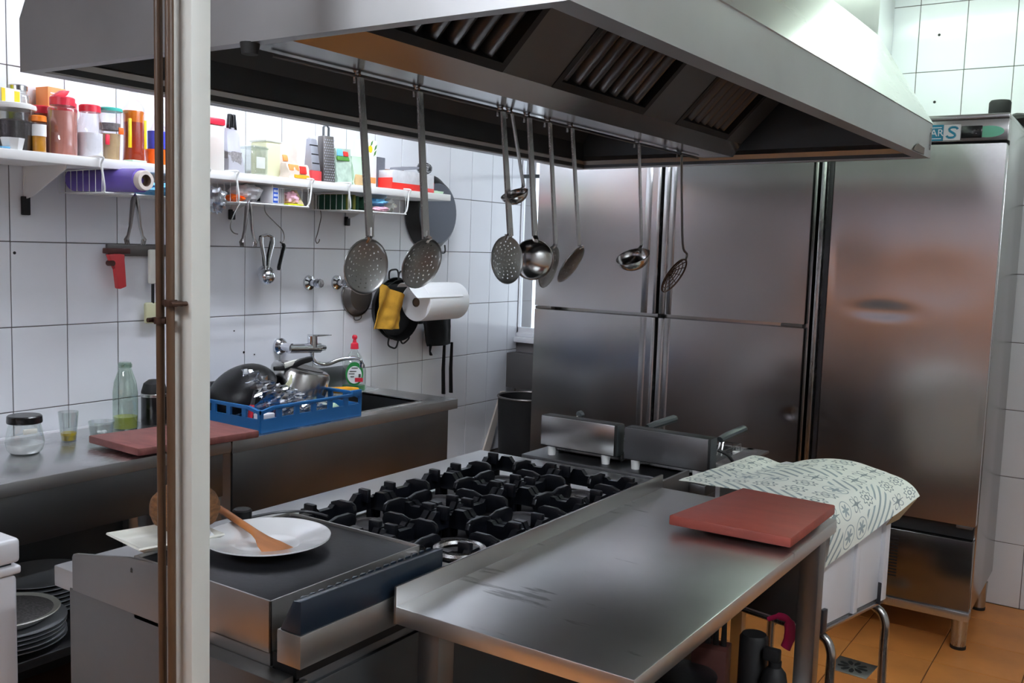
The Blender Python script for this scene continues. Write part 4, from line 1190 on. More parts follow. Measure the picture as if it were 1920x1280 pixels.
lathe_item('low_jar', 'wide jar with red lid standing behind the orange spice pot', 'jar', 1.715, -2.965, [
    ('body', 'clearp', vessel(0.042, 0.135, (0.038, 0.008))), ('contents', 'salmon', fill(0.039, 0.10)), ('lid', 'red', cap(0.041, 0.133, 0.024))])
lathe_item('spice_pot', 'slim spice pot with orange cap and mustard contents', 'spice jar', 1.635, -2.835, [
    ('body', 'clearp', vessel(0.0205, 0.096)), ('contents', 'mustard', fill(0.0185, 0.062)), ('label', 'printwhite', [(0.0207, 0.050), (0.0207, 0.085)]), ('cap', 'orange', cap(0.0215, 0.094, 0.018))])
t = lathe_item('red_lid_jar', 'tall jar of pink powder with a flipped open red lid', 'jar', 1.732, -2.87, [
    ('body', 'clearp', vessel(0.044, 0.158, (0.035, 0.006))), ('contents', 'salmon', fill(0.0415, 0.138)), ('lid', 'red', cap(0.037, 0.156, 0.026))], 28)
MB().prism([(-0.01, -0.034, 0.182), (-0.01, -0.005, 0.203), (-0.01, 0.018, 0.204), (-0.01, 0.010, 0.190), (-0.01, 0.0, 0.182)], (0.024, 0, 0), 0.002).build('flap', 'red', t, True)
lathe_item('salmon_jar', 'pink brown jar with red lid half hidden behind the tall powder jar', 'jar', 1.79, -2.94, [
    ('body', 'clearp', vessel(0.030, 0.150, (0.026, 0.006))), ('contents', 'salmon', fill(0.028, 0.13)), ('lid', 'red', cap(0.029, 0.148, 0.030))])
t = lathe_item('salt_jar', 'clear jar of white salt with a red lid', 'jar', 1.822, -2.865, [
    ('body', 'clearp', [(0, 0), (0.036, 0), (0.040, 0.006), (0.040, 0.105), (0.030, 0.135), (0.030, 0.150)]), ('contents', 'salt', fill(0.0375, 0.082)), ('lid', 'red', cap(0.0325, 0.148, 0.022))])
t = lathe_item('teal_lid_tub', 'clear tapered tub with teal lid, grey and beige contents', 'tub', 1.895, -2.87, [
    ('body', 'clearp', [(0, 0), (0.030, 0), (0.036, 0.160)]), ('contents', 'beige', [(0, 0.003), (0.028, 0.003), (0.031, 0.088), (0, 0.088)]), ('upper_contents', 'graystuff', [(0, 0.100), (0.0315, 0.100), (0.0325, 0.122), (0, 0.124)]), ('lid', 'teal', cap(0.040, 0.160, 0.011))])
MB().box(0.028, 0.033, 0.012, 0.030, 0.088, 0.110, 0.002).build('orange_tag', 'orange2', t, True)
MB().box(0.026, 0.034, -0.035, -0.022, 0.05, 0.083, 0.002).build('red_tag', 'red', t, True)
t = lathe_item('oil_bottle', 'tall clear bottle of amber oil with yellow label strips', 'bottle', 1.980, -2.865, [
    ('body', 'clearp', [(0, 0), (0.036, 0), (0.038, 0.008), (0.034, 0.055), (0.034, 0.155), (0.038, 0.165), (0.036, 0.185), (0.018, 0.215), (0.014, 0.222), (0.014, 0.24)]),
    ('oil', 'amber', [(0.033, 0.135), (0.0335, 0.172), (0, 0.172)]), ('sediment', 'amber2', [(0, 0.010), (0.034, 0.010), (0.0325, 0.055), (0.0325, 0.135), (0, 0.136)]), ('cap', 'whiteplast', cap(0.0155, 0.238, 0.016))])
for s_ in (-1, 1): MB().box(0.016, 0.024, s_*0.028-0.005, s_*0.028+0.005, 0.05, 0.145, 0.001).build('label_strip', 'yellow', t, True)
tag(MB().box(-2.85, -2.80, 1.93, 1.985, SZ, SZ+0.008, 0.003).build('green_saucer', 'palegreen'), 'flat pale green saucer under the foot of the amber oil bottle', 'saucer')
t = lathe_item('orange_tub', 'bright orange tub under the blue labelled bottle', 'tub', 2.068, -2.86, [('body', 'orange2', [(0, 0), (0.036, 0), (0.041, 0.054), (0.039, 0.054), (0.035, 0.003), (0, 0.003)])])
lathe_item('blue_bottle', 'clear bottle with a broad blue label standing in the orange tub', 'bottle', 2.068, -2.86, [
    ('body', 'clearp', [(0, 0), (0.030, 0), (0.032, 0.006), (0.032, 0.115), (0.016, 0.145), (0.014, 0.165), (0, 0.165)]), ('label', 'bluelabel', [(0.0325, 0.053), (0.0325, 0.112)])], z=SZ+0.0035)
# right of the post
t = thing('storage_canister', 'square canister with pink lining and a red lid', 'canister', (-2.875, 2.285, SZ), R(3))
MB().box(-0.045, 0.045, -0.045, 0.045, 0, 0.165, 0.008).build('body', 'frosted', t, True)
MB().box(-0.041, 0.041, -0.041, 0.041, 0.004, 0.125, 0.006).build('contents', 'salmon', t, True)
MB().box(-0.047, 0.047, -0.047, 0.047, 0.165, 0.190, 0.006).build('lid', 'red', t, True)
t = thing('clipped_bag', 'clear bag of grey contents closed with a black clip', 'bag', (-2.875, 2.395, SZ), R(5))
mb = MB().box(-0.028, 0.028, -0.042, 0.042, 0, 0.165)
bmesh.ops.subdivide_edges(mb.bm, edges=mb.bm.edges[:], cuts=5, use_grid_fill=True)
for v in mb.bm.verts:
    k = v.co.z/0.165
    v.co.x *= (1.05-0.85*k); v.co.y *= (1-0.35*k)
    if 0.02 < k: v.co += Vector(noise.noise_vector(v.co*30))*0.008
mb.build('bag_film', 'zipbag', t, True, sharp=25)
mb = MB().box(-0.022, 0.022, -0.036, 0.036, 0.002, 0.08)
bmesh.ops.subdivide_edges(mb.bm, edges=mb.bm.edges[:], cuts=4, use_grid_fill=True)
for v in mb.bm.verts:
    if v.co.z > 0.01: v.co += Vector(noise.noise_vector(v.co*34))*0.009
mb.build('contents', 'graystuff', t, True, sharp=25)
for s_ in (-1, 1): MB().hexa([(-0.006, s_*0.011-0.011, 0.162), (0.010, s_*0.011-0.011, 0.162), (0.010, s_*0.011+0.009, 0.162), (-0.006, s_*0.011+0.009, 0.162), (-0.006, s_*0.009-0.006, 0.218), (0.008, s_*0.009-0.006, 0.218), (0.008, s_*0.009+0.006, 0.218), (-0.006, s_*0.009+0.006, 0.218)], 0.002).build('clip', 'blackgloss', t, True)
t = thing('glass_canister', 'square glass canister with raised lettering block, pale contents', 'jar', (-2.865, 2.495, SZ), R(2))
MB().box(-0.036, 0.036, -0.040, 0.040, 0, 0.112, 0.008, 3).build('body', 'glass', t, True)
MB().box(-0.030, 0.030, -0.034, 0.034, 0.004, 0.06, 0.006).build('contents', 'oil2', t, True) if False else None
MB().box(0.0355, 0.037, -0.022, 0.022, 0.028, 0.07, 0.0006).build('raised_panel', 'frosted', t, True)
MB().box(-0.037, 0.037, -0.041, 0.041, 0.100, 0.108, 0.002).build('rim', 'glass', t, True)
t = thing('pale_tub', 'tall pale yellow translucent tub beside the glass canister', 'tub', (-2.895, 2.585, SZ), 0)
MB().box(-0.05, 0.04, -0.040, 0.036, 0, 0.135, 0.008, 3).build('body', 'paleyellow', t, True)
MB().box(-0.053, 0.043, -0.043, 0.039, 0.135, 0.143, 0.003).build('lid', 'frosted', t, True)
def bag(name, label, y, x, sy, sx, h, mt, seed, rot=0, pinch=0.35, cat='packet', prints=()):
    t = thing(name, label, cat, (x, y, SZ), rot)
    mb = MB().box(-sx, sx, -sy, sy, 0, h)
    bmesh.ops.subdivide_edges(mb.bm, edges=mb.bm.edges[:], cuts=6, use_grid_fill=True)
    for v in mb.bm.verts:
        k = v.co.z/h
        v.co.x *= (1.0-(1-pinch)*k**1.5)
        if v.co.z > 0.004:
            q = noise.noise_vector(v.co*28+Vector((seed, seed*2, 0)))
            v.co += Vector((q.x*0.010, q.y*0.007, q.z*0.006))
            v.co.z = max(v.co.z, 0.001)
    mb.build('pouch', mt, t, True, sharp=40)
    for nm, m2, y0, y1, z0, z1 in prints:
        zz = (z0+z1)/2/h
        xx = sx*(1.0-(1-pinch)*zz**1.5)+0.006
        MB().hexa([(xx-0.012, y0, z0), (xx, y0, z0), (xx, y1, z0), (xx-0.012, y1, z0), (xx-0.016, y0, z1), (xx-0.005, y0, z1), (xx-0.005, y1, z1), (xx-0.016, y1, z1)], 0.003).build(nm, m2, t, True)
    return t
bag('food_bag', 'white printed food bag with orange print at mid shelf', 2.70, -2.93, 0.060, 0.030, 0.150, 'bagwhite', 3, 0, prints=(('orange_print', 'orangebox', -0.02, 0.005, 0.075, 0.10),))
bag('red_packet', 'low red and yellow packet lying before the white food bag', 2.665, -2.825, 0.060, 0.026, 0.060, 'bagwhite', 8, R(4), 0.6, prints=(('red_print', 'bagred', 0.005, 0.042, 0.022, 0.052), ('orange_print', 'orangebox', -0.055, 0.0, 0.03, 0.055), ('yellow_print', 'mustard', -0.03, 0.055, 0.004, 0.018)))
tag(MB().prism([(-2.98, 2.745, SZ+0.145), (-2.97, 2.775, SZ+0.150), (-2.965, 2.785, SZ+0.115), (-2.975, 2.76, SZ)], (0.003, 0.002, 0)).build('white_card', 'paper'), 'torn white card standing behind the food bag', 'card')
t = thing('mandoline_slicer', 'ridged silver slicer with dark red base next to the grater', 'slicer', (-2.865, 2.800, SZ), R(4))
MB().hexa([(-0.024, -0.026, 0.045), (0.020, -0.026, 0.045), (0.020, 0.026, 0.045), (-0.024, 0.026, 0.045), (-0.020, -0.019, 0.172), (0.004, -0.019, 0.172), (0.004, 0.019, 0.172), (-0.020, 0.019, 0.172)], 0.003).build('body', 'silverplast', t, True)
for k in range(3):
    z = 0.072+k*0.036; x = 0.018-0.016*(z-0.045)/0.127
    MB().box(x-0.006, x+0.003, -0.021, 0.021, z, z+0.005, 0.001).build('groove', 'black', t, True)
MB().box(-0.026, 0.024, -0.029, 0.029, 0, 0.045, 0.004).build('base', 'redtool', t, True)
MB().box(-0.018, 0.002, -0.013, 0.013, 0.172, 0.188, 0.003).build('grip', 'whiteplast', t, True)
t = thing('box_grater', 'tall grey box grater with handle on top', 'grater', (-2.86, 2.868, SZ), R(-8))
MB().hexa([(-0.026, -0.030, 0), (0.026, -0.030, 0), (0.026, 0.030, 0), (-0.026, 0.030, 0), (-0.020, -0.026, 0.19), (0.018, -0.026, 0.19), (0.018, 0.026, 0.19), (-0.020, 0.026, 0.19)], 0.002).build('body', 'greymetal', t, True)
g = MB()
for i in range(16):
    for j in range(5):
        z = 0.012+i*0.0108; y = -0.022+j*0.0105+(0.005 if i % 2 else 0); x = 0.0262-0.008*z/0.19
        g.hexa([(x-0.001, y-0.003, z-0.002), (x+0.0018, y-0.002, z-0.001), (x+0.0018, y+0.002, z-0.001), (x-0.001, y+0.003, z-0.002), (x-0.001, y-0.003, z+0.003), (x+0.0005, y-0.001, z+0.003), (x+0.0005, y+0.001, z+0.003), (x-0.001, y+0.003, z+0.003)])
tag(g.build('teeth', 'silverplast', t, True), kind='stuff')
MB().tube([(0, -0.013, 0.188), (0, -0.013, 0.225), (0, 0, 0.238), (0, 0.013, 0.225), (0, 0.013, 0.188)], 0.005, n=8).build('handle', 'greyplast', t, True)
bag('green_packet', 'packet with green and blue picture above grey green wrapper', 2.965, -2.872, 0.044, 0.026, 0.150, 'baggreenish', 12, 0, 0.4, prints=(('green_picture', 'green', -0.036, 0.036, 0.100, 0.118), ('blue_picture', 'skyblue', -0.036, 0.0, 0.118, 0.146), ('red_picture', 'bagred', 0.004, 0.032, 0.120, 0.140)))
bag('pale_packet', 'pale green and tan packet between green packet and white carton', 3.06, -2.872, 0.038, 0.026, 0.125, 'palegreen', 17, 0, 0.5, prints=(('tan_print', 'beige', -0.03, 0.034, 0.006, 0.05),))
t = thing('white_carton', 'tall white carton with yellow sun print and green leaves', 'carton', (-2.885, 3.140, SZ), R(4))
MB().box(-0.032, 0.030, -0.034, 0.034, 0, 0.205, 0.003).build('box', 'whiteplast', t, True)
MB().prism([(0.0300, -0.012+0.014*math.cos(2*pi*k/14), 0.165+0.016*math.sin(2*pi*k/14)) for k in range(14)], (0.0007, 0, 0)).build('yellow_sun', 'yellow', t, True)
for y_, z_ in ((0.02, 0.15), (0.024, 0.175), (-0.004, 0.19)):
    MB().prism([(0.03, y_-0.009, z_-0.014), (0.03, y_+0.004, z_-0.004), (0.03, y_+0.009, z_+0.014), (0.03, y_-0.004, z_+0.004)], (0.0008, 0, 0)).build('leaf_print', 'green', t, True)
MB().box(0.0298, 0.0307, -0.028, 0.028, 0.02, 0.045).build('orange_print', 'orangebox', t, True)
t = thing('small_grey_box', 'small dark grey cube carton behind the red tray', 'box', (-2.905, 3.228, SZ+0.0), R(3))
MB().box(-0.028, 0.026, -0.028, 0.028, 0, 0.140, 0.002).build('box', 'greybox', t, True)
t = thing('red_tray', 'low red and white carton tray at the right end of the shelf', 'tray', (-2.862, 3.365, SZ), R(2))
MB().box(-0.062, 0.058, -0.155, 0.155, 0, 0.05, 0.003).build('tray', 'bagred', t, True)
MB().box(0.0575, 0.0585, -0.152, 0.05, 0.03, 0.085, 0.001).box(-0.058, 0.0575, -0.15, 0.05, 0.05, 0.083, 0.002).build('white_pack', 'netwhite', t, True)
MB().box(0.0575, 0.0588, 0.064, 0.15, 0.02, 0.082, 0.001).box(-0.058, 0.0575, 0.066, 0.15, 0.05, 0.08, 0.002).build('white_pack', 'netwhite', t, True)
MB().box(0.05, 0.0605, 0.050, 0.062, 0, 0.09, 0.001).build('red_band', 'red', t, True)
t = thing('whisk', 'balloon whisk with dark wires lying on the red tray', 'whisk', (-2.90, 3.45, SZ+0.084), 0)
mb = MB()
for k in range(7):
    a = pi*k/7
    pts = []
    for q in range(17):
        th = pi*q/16
        rr = 0.036*math.sin(th)*(1 if q < 20 else 1)
        d = 0.0+0.13*math.sin(th/2)**1.2 if q <= 8 else 0.13*math.sin((pi-th)/2+0)**1.2
    for q in range(21):
        s_ = -1+2*q/20
        rad = 0.036*(abs(s_)**0.6)*(1 if s_ > 0 else -1)*math.sqrt(max(0, 1-abs(s_)**6))
        yy = 0.06+0.09*(1-abs(s_)**2.2)
        pts.append((rad*math.cos(a), yy, 0.036+rad*math.sin(a)))
    mb.tube(pts, 0.0016, n=5)
mb.build('wire_loops', 'darkgrey', t, True)
MB().tube([(0, -0.13, 0.012), (0, -0.05, 0.022), (0, 0.062, 0.034)], [0.008, 0.009, 0.006], n=10).build('handle', 'silverplast', t, True)
t = thing('brown_stick', 'brown wooden stick lying behind the red tray', 'stick', (-2.96, 3.35, SZ+0.083))
MB().tube([(0, -0.10, 0.006), (0.0, 0.12, 0.014)], [0.006, 0.010], n=8).build('shaft', 'stickwood', t, True)
lathe_item('pale_green_lid', 'pale green lid on the right tip of the shelf', 'lid', 3.565, -2.845, [('lid', 'palegreen', [(0, 0), (0.042, 0), (0.046, 0.012), (0.036, 0.010), (0.015, 0.016), (0, 0.014)])])

# ================================================================== WIRE BASKETS UNDER THE SHELF
def wire_basket(label, y0, y1):
    t = thing('wire_basket', label, 'basket', (-2.9, (y0+y1)/2, 1.630), 0, 'wire baskets under the shelf')
    xb, xf, zb, zt = -3.022, -2.772, 1.630, 1.700
    for y in (y0, y1):
        MB().tube(smooth_path([(-2.90, y, SZ+0.0035), (xf+0.003, y, SZ+0.0035), (xf, y, SZ-0.02), (xf, y+0.01*(1 if y == y0 else -1), zb+0.02), (xf-0.012, y+0.016*(1 if y == y0 else -1), zb)], 4), 0.0036, n=7).build('hanger', 'wirewhite', t)
    MB().tube([(xf-0.004, y0+0.012, zb), (xf-0.004, y1-0.012, zb)], 0.0034, n=7).build('front_rail', 'wirewhite', t)
    mb = MB()
    n = int((y1-y0)/0.03)
    for k in range(n+1):
        y = y0+0.012+(y1-y0-0.024)*k/n
        mb.tube([(xb, y, zt), (xb, y, zb), (xf-0.006, y, zb)], 0.0012, n=4)
    for x in (xb+0.06, xb+0.12, xb+0.18): mb.tube([(x, y0+0.01, zb), (x, y1-0.01, zb)], 0.0014, n=4)
    mb.build('bottom_wires', 'wirewhite', t)
    for y in (y0+0.008, y1-0.008):
        mb = MB()
        for k in range(8):
            x = xb+(xf-xb-0.01)*k/7
            mb.tube([(x, y, zb), (x, y, zt+0.002)], 0.0012, n=4)
        mb.tube([(xb, y, zt), (xf-0.004, y, zt+0.004)], 0.0016, n=4).tube([(xb, y, zb), (xf-0.004, y, zb)], 0.0016, n=4)
        mb.build('end_wires', 'wirewhite', t)
    return t
wire_basket('white wire basket under the shelf holding the purple roll', 1.80, 2.21)
wire_basket('white wire basket under the shelf with blue printed pack', 2.335, 2.705)
wire_basket('white wire basket under the shelf with green pads', 2.915, 3.295)
# basket 1 contents
t = thing('film_roll', 'thick purple roll of kitchen film lying in the wire basket', 'film roll', (-2.88, 1.92, 1.634))
p0, p1 = Vector((-3.020, 1.864, 1.677)), Vector((-2.70, 1.893, 1.673))
d = (p1-p0).normalized()
MB().cyl(p0, p1, 0.038, n=28).build('film', 'purple', t)
mb = MB()
u_, v_ = mb.frame_of(d)
B_ = Matrix((u_, v_, d)).transposed()
mb.lathe([(0.019, 0.0), (0.019, 0.024), (0.030, 0.024), (0.032, 0.020), (0.032, 0)], p1-d*0.002, 24, B_).build('card_core', 'cardtube', t)
MB().lathe([(0, 0), (0.0185, 0.001), (0.0185, 0.022)], p1-d*0.0005, 20, B_).build('core_inside', 'brownhole', t)
def crumple(name, label, cat, c, r, mt, seed, sharp=30, amp=0.35, group=None, freq=2.2):
    mb = MB().ell((0, 0, 0), r, 22, 14)
    for v in mb.bm.verts:
        n_ = Vector((v.co.x/r[0], v.co.y/r[1], v.co.z/r[2]))
        k = 1+amp*noise.noise(n_*freq+Vector((seed, 0, seed)))+amp*0.5*noise.noise(n_*freq*2.7+Vector((0, seed, 0)))
        v.co *= k
    zmin = min(v.co.z for v in mb.bm.verts)
    mb.bm.transform(Matrix.Translation(Vector(c)))
    o = mb.build(name, mt, None, sharp=sharp)
    return tag(o, label, cat, group)
crumple('blue_masks', 'crumpled light blue disposable masks beside the purple roll', 'mask', (-2.80, 2.01, 1.655), (0.05, 0.07, 0.022), 'skyblue', 5)
tag(MB().box(-2.99, -2.93, 1.93, 1.99, 1.6325, 1.637, 0.001).build('dark_tool', 'black'), 'flat dark tool under the purple roll', 'tool')
t = thing('foil_roll', 'thin foil roll with dark core poking out of the basket end', 'foil roll', (-2.86, 2.16, 1.632))
q0, q1 = Vector((-3.0, 2.172, 1.658)), Vector((-2.775, 2.190, 1.662))
dd_ = (q1-q0).normalized(); mb = MB(); u_, v_ = mb.frame_of(dd_); B2 = Matrix((u_, v_, dd_)).transposed()
mb.cyl(q0, q1, 0.024, n=20).build('foil', 'silverplast', t)
MB().lathe([(0, 0.001), (0.014, 0.001)], q1+dd_*0.0005, 16, B2).build('core', 'black', t)
crumple('film_scrap', 'crumpled clear film bag hanging behind the post in the basket', 'film', (-2.79, 2.255, 1.635), (0.03, 0.04, 0.045), 'film', 31, 15, 0.5)
# basket 2 contents
crumple('orange_packet', 'small orange packet at the left of the middle basket', 'packet', (-2.835, 2.378, 1.647), (0.045, 0.028, 0.014), 'orange2', 2)
crumple('clear_bag', 'crumpled clear plastic bag in the middle basket', 'bag', (-2.86, 2.45, 1.668), (0.06, 0.06, 0.033), 'netwhite', 9, 20, 0.3)
t = thing('printed_pack', 'small pack with blue printed end and ridged white side', 'pack', (-2.83, 2.555, 1.635), R(10))
MB().box(-0.03, 0.03, -0.035, 0.035, 0, 0.062, 0.002).build('pack', 'white', t, True)
bp = MB().box(0.0298, 0.0306, -0.033, -0.004, 0.004, 0.060).build('blue_print', 'bluebox', t, True)
g = MB()
for r_ in range(3):
    for k in range(3): g.box(0.0304, 0.0311, -0.029+k*0.008, -0.024+k*0.008, 0.012+r_*0.016, 0.021+r_*0.016)
g.build('white_lettering', 'printwhite', bp, True)
g = MB()
for k in range(4): g.box(0.0298, 0.0308, 0.002+k*0.008, 0.006+k*0.008, 0.004, 0.060)
g.build('ridges', 'greymetal', t, True)
crumple('black_cloth', 'folded black cloth behind the blue printed pack', 'cloth', (-2.94, 2.56, 1.675), (0.04, 0.09, 0.025), 'apronf', 4)
crumple('white_wrapper', 'crumpled white and pink wrapper in the middle basket', 'wrapper', (-2.83, 2.645, 1.660), (0.035, 0.035, 0.027), 'pinkcloth', 14)
tag(MB().prism([(-2.80, 2.66, 1.636), (-2.80, 2.695, 1.636), (-2.83, 2.680, 1.695), (-2.83, 2.655, 1.695)], (-0.004, 0, 0)).build('tan_envelope', 'beigecard'), 'tan paper envelope standing at the right of the middle basket', 'envelope')
tag(MB().box(-2.84, -2.79, 2.60, 2.68, 1.6335, 1.640, 0.002).build('lime_packet', 'lime'), 'flat lime packet on the floor of the middle basket', 'packet')
# basket 3 contents: scouring pads and cloths
for k in range(5):
    y = 2.945+k*0.020
    tag(MB().box(-2.985, -2.83, y, y+0.014, 1.634, 1.695+0.004*(k % 2), 0.003).build('scouring_pad', 'dgreen' if k % 2 == 0 else 'olive'), ('dark green' if k % 2 == 0 else 'olive yellow')+' scouring pad standing in the row, '+('first from the left', 'second from the left', 'third from the left', 'fourth from the left', 'last before the film')[k], 'pad', 'scouring pads in the right basket')
crumple('green_bag', 'clear bag with dark green sponge in the right basket', 'bag', (-2.85, 3.075, 1.663), (0.05, 0.035, 0.030), 'dgreen', 7, 25)
crumple('blue_rag', 'light blue rag in the right basket', 'rag', (-2.84, 3.155, 1.675), (0.05, 0.045, 0.016), 'skyblue', 11)
crumple('pink_film', 'pink plastic film below the blue rag', 'film', (-2.815, 3.155, 1.646), (0.03, 0.05, 0.011), 'pinkcloth', 13)
crumple('white_bag', 'white plastic bag at the right end of the right basket', 'bag', (-2.86, 3.235, 1.668), (0.055, 0.038, 0.034), 'frosted', 23)

# ================================================================== HANGING ON THE WALL AND BASKETS
def tongs(label, y, z0, z1):
    t = thing('tongs', label, 'tongs', (-2.766, y, z0))
    for s_, m_ in ((-1, 'greymetal'), (1, 'inox2')):
        yb = y+s_*0.026
        MB().tube([(-2.766, y+s_*0.004, z1), (-2.766, y+s_*0.007, z1-0.015), (-2.766, y+s_*0.018, z0+0.06), (-2.766, yb, z0+0.03), (-2.766, yb+s_*0.007, z0+0.015)], [0.008, 0.011, 0.007, 0.0065, 0.011], n=8, flat=0.6).build('arm', m_, t)
        mb = MB()
        for q in (-1, 0, 1): mb.tube([(-2.766, yb+s_*0.006+q*0.006, z0+0.018), (-2.766, yb+s_*0.003+q*0.007, z0)], [0.004, 0.002], n=6)
        mb.build('claw', m_, t)
    MB().tube([(-2.766, y-0.006, z1-0.004), (-2.766, y, z1+0.007), (-2.766, y+0.006, z1-0.004)], 0.0042, n=8).build('spring_bend', 'inox2', t)
    return t
tongs('steel tongs hung from the basket with the purple roll', 1.915, 1.468, 1.624)
tongs('steel tongs hung from the middle wire basket', 2.385, 1.470, 1.628)
# magnetic bar with tools
tag(MB().box(WX+0.001, WX+0.014, 1.985, 2.285, 1.424, 1.465, 0.003).build('magnetic_bar', 'greymetal'), 'dull steel magnetic tool bar on the tiled wall', 'tool bar')
t = thing('red_opener', 'red handled can opener hanging from the magnetic bar', 'opener', (-3.0, 2.0, 1.31))
MB().prism([(-3.010, 1.995, 1.435), (-3.010, 2.030, 1.430), (-3.010, 2.025, 1.385), (-3.010, 2.036, 1.318), (-3.010, 2.012, 1.310), (-3.010, 2.000, 1.312), (-3.010, 1.998, 1.38), (-3.010, 1.975, 1.405), (-3.010, 1.966, 1.430)], (0.020, 0, 0), 0.004).build('handle', 'redtool', t)
MB().box(-3.022, -2.988, 1.962, 2.050, 1.433, 1.452, 0.003).build('jaw', 'redwood', t)
MB().cyl((-3.012, 1.978, 1.40), (-2.984, 1.978, 1.40), 0.010, n=14).build('wheel', 'redwood', t)
t = thing('rubber_spatula', 'spatula with white handle and pale yellow blade hanging upside down', 'spatula', (-3.015, 2.155, 1.18))
MB().box(-3.025, -3.005, 2.142, 2.178, 1.325, 1.450, 0.006).build('handle', 'cream', t)
MB().cyl((-3.015, 2.158, 1.25), (-3.015, 2.158, 1.328), 0.0055, n=10).build('rod', 'black', t)
MB().box(-3.020, -3.008, 2.122, 2.206, 1.182, 1.258, 0.008, 3).build('blade', 'paleyellow', t)
# S hooks and wire
def s_hook(label, pts, x=-2.777, r=0.0022):
    return tag(MB().tube(smooth_path([(x, y, z) for y, z in pts], 6), r, n=6).build('wire_hook', 'wiresteel'), label, 'hook')
s_hook('empty steel S hook under the right hand basket', [(2.945, 1.634), (2.950, 1.612), (2.948, 1.59), (2.930, 1.53), (2.920, 1.505), (2.927, 1.49), (2.939, 1.496), (2.943, 1.507)], -2.965)
s_hook('bent wire hook carrying the ice cream scoops', [(2.47, 1.634), (2.475, 1.60), (2.52, 1.565), (2.56, 1.535), (2.568, 1.505), (2.556, 1.487)])
s_hook('small wire loop hanging beside the middle tongs', [(2.36, 1.634), (2.335, 1.60), (2.315, 1.56), (2.312, 1.535), (2.325, 1.52), (2.345, 1.515)])
def scoop(label, c, tilt, loop_h, mt):
    t = thing('ice_cream_scoop', label, 'scoop', (c[0], c[1], c[2]-0.04))
    c = Vector(c)
    mb = MB().ell(c, (0.032, 0.034, 0.034), 22, 14)
    mb.build('bowl', 'chrome', t)
    for s_ in (-1, 1):
        y = c.y+s_*0.008
        MB().tube([(c.x, y, c.z+0.026), (c.x, y+s_*0.004, c.z+0.07), (c.x, y+s_*0.022+tilt, c.z+0.135), (c.x, y+s_*0.020+tilt, c.z+loop_h)], [0.004, 0.005, 0.008, 0.0075], n=8).build('grip', mt, t)
    MB().tube([(c.x, c.y-0.028+tilt, c.z+loop_h), (c.x, c.y+tilt, c.z+loop_h+0.008), (c.x, c.y+0.028+tilt, c.z+loop_h)], 0.004, n=8).build('bridge', 'chrome', t)
    return t
scoop('chrome ice cream scoop hanging in front on the wall', (-2.965, 2.652, 1.350), 0.0, 0.158, 'inox2')
scoop('second ice cream scoop with black grips hanging behind the first', (-3.0, 2.675, 1.362), 0.004, 0.150, 'blackgloss')
t = thing('peeler', 'black handled peeler hanging right of the scoops', 'peeler', (-2.99, 2.74, 1.37))
MB().tube(smooth_path([(-2.99, 2.745, 1.490), (-2.99, 2.765, 1.475), (-2.99, 2.758, 1.45), (-2.99, 2.742, 1.40), (-2.99, 2.736, 1.375)], 4), [0.003]*3+[0.008]*12+[0.006]*2, n=8).build('grip', 'blackgloss', t)
# stop valves
def valve(label, y, z):
    t = thing('stop_valve', label, 'valve', (WX+0.03, y, z-0.03))
    MB().lathe([(0, 0), (0.033, 0), (0.031, 0.008), (0.020, 0.014), (0.016, 0.016)], (WX+0.0005, y, z), 24, basis((1, 0, 0))).build('rosette', 'chrome', t)
    MB().cyl((WX+0.012, y, z), (WX+0.05, y, z), 0.014, n=16).build('stem', 'chrome', t)
    MB().lathe([(0, 0), (0.019, 0), (0.021, 0.006), (0.018, 0.014), (0.021, 0.022), (0.018, 0.030), (0, 0.032)], (WX+0.046, y, z), 8, basis((1, 0, 0))).build('knob', 'chrome', t)
valve('left chrome stop valve on the tiles above the tap', 2.955, 1.318)
valve('right chrome stop valve half hidden behind the large skimmer', 3.125, 1.317)
# strainer
t = thing('strainer', 'grey metal strainer with small wire loop behind the large skimmer', 'strainer', (-3.0, 3.25, 1.16))
MB().lathe([(0.092, 0), (0.095, 0.003), (0.088, 0.006), (0.07, 0.028), (0, 0.034)], (WX+0.003, 3.255, 1.256), 30, basis((1, 0, 0))).build('bowl', 'greymetal', t)
MB().tube([(WX+0.006, 3.255+0.095*math.cos(2*pi*k/30), 1.256+0.095*math.sin(2*pi*k/30)) for k in range(30)], 0.004, n=6, closed=True).build('rim', 'wiresteel', t)
MB().tube(smooth_path([(WX+0.006, 3.235, 1.168), (WX+0.006, 3.24, 1.145), (WX+0.006, 3.265, 1.142), (WX+0.006, 3.285, 1.152), (WX+0.006, 3.285, 1.168)], 4), 0.002, n=6).build('loop', 'wiresteel', t)
# paella pans hung on the wall
def paella(label, y, z, x0, r, ha, group='pans hung on the wall'):
    t = thing('paella_pan', label, 'pan', (x0, y, z-r), 0, group)
    MB().lathe([(0, 0), (r*0.86, 0), (r, 0.038), (r-0.003, 0.039), (r*0.86-0.004, 0.004), (0, 0.004)], (x0, y, z), 40, basis((1, 0, 0))).build('pan', 'pan', t)
    for a in ha:
        ca, sa = math.cos(a), math.sin(a)
        def q(dr, dt): return (x0+0.034, y+(r+dr)*ca-dt*sa, z+(r+dr)*sa+dt*ca)
        MB().tube(smooth_path([q(-0.006, -0.034), q(0.022, -0.032), q(0.034, -0.022), q(0.036, 0), q(0.034, 0.022), q(0.022, 0.032), q(-0.006, 0.034)], 3), 0.0042, n=7).build('loop_handle', 'black', t)
    return t
paella('black paella pan hung behind the yellow cloth, inner of the two', 3.485, 1.190, WX+0.004, 0.150, (R(95), R(-62)))
paella('black paella pan hung in front, its lower handle tilted left', 3.475, 1.185, WX+0.046, 0.148, (R(84), R(-108)))
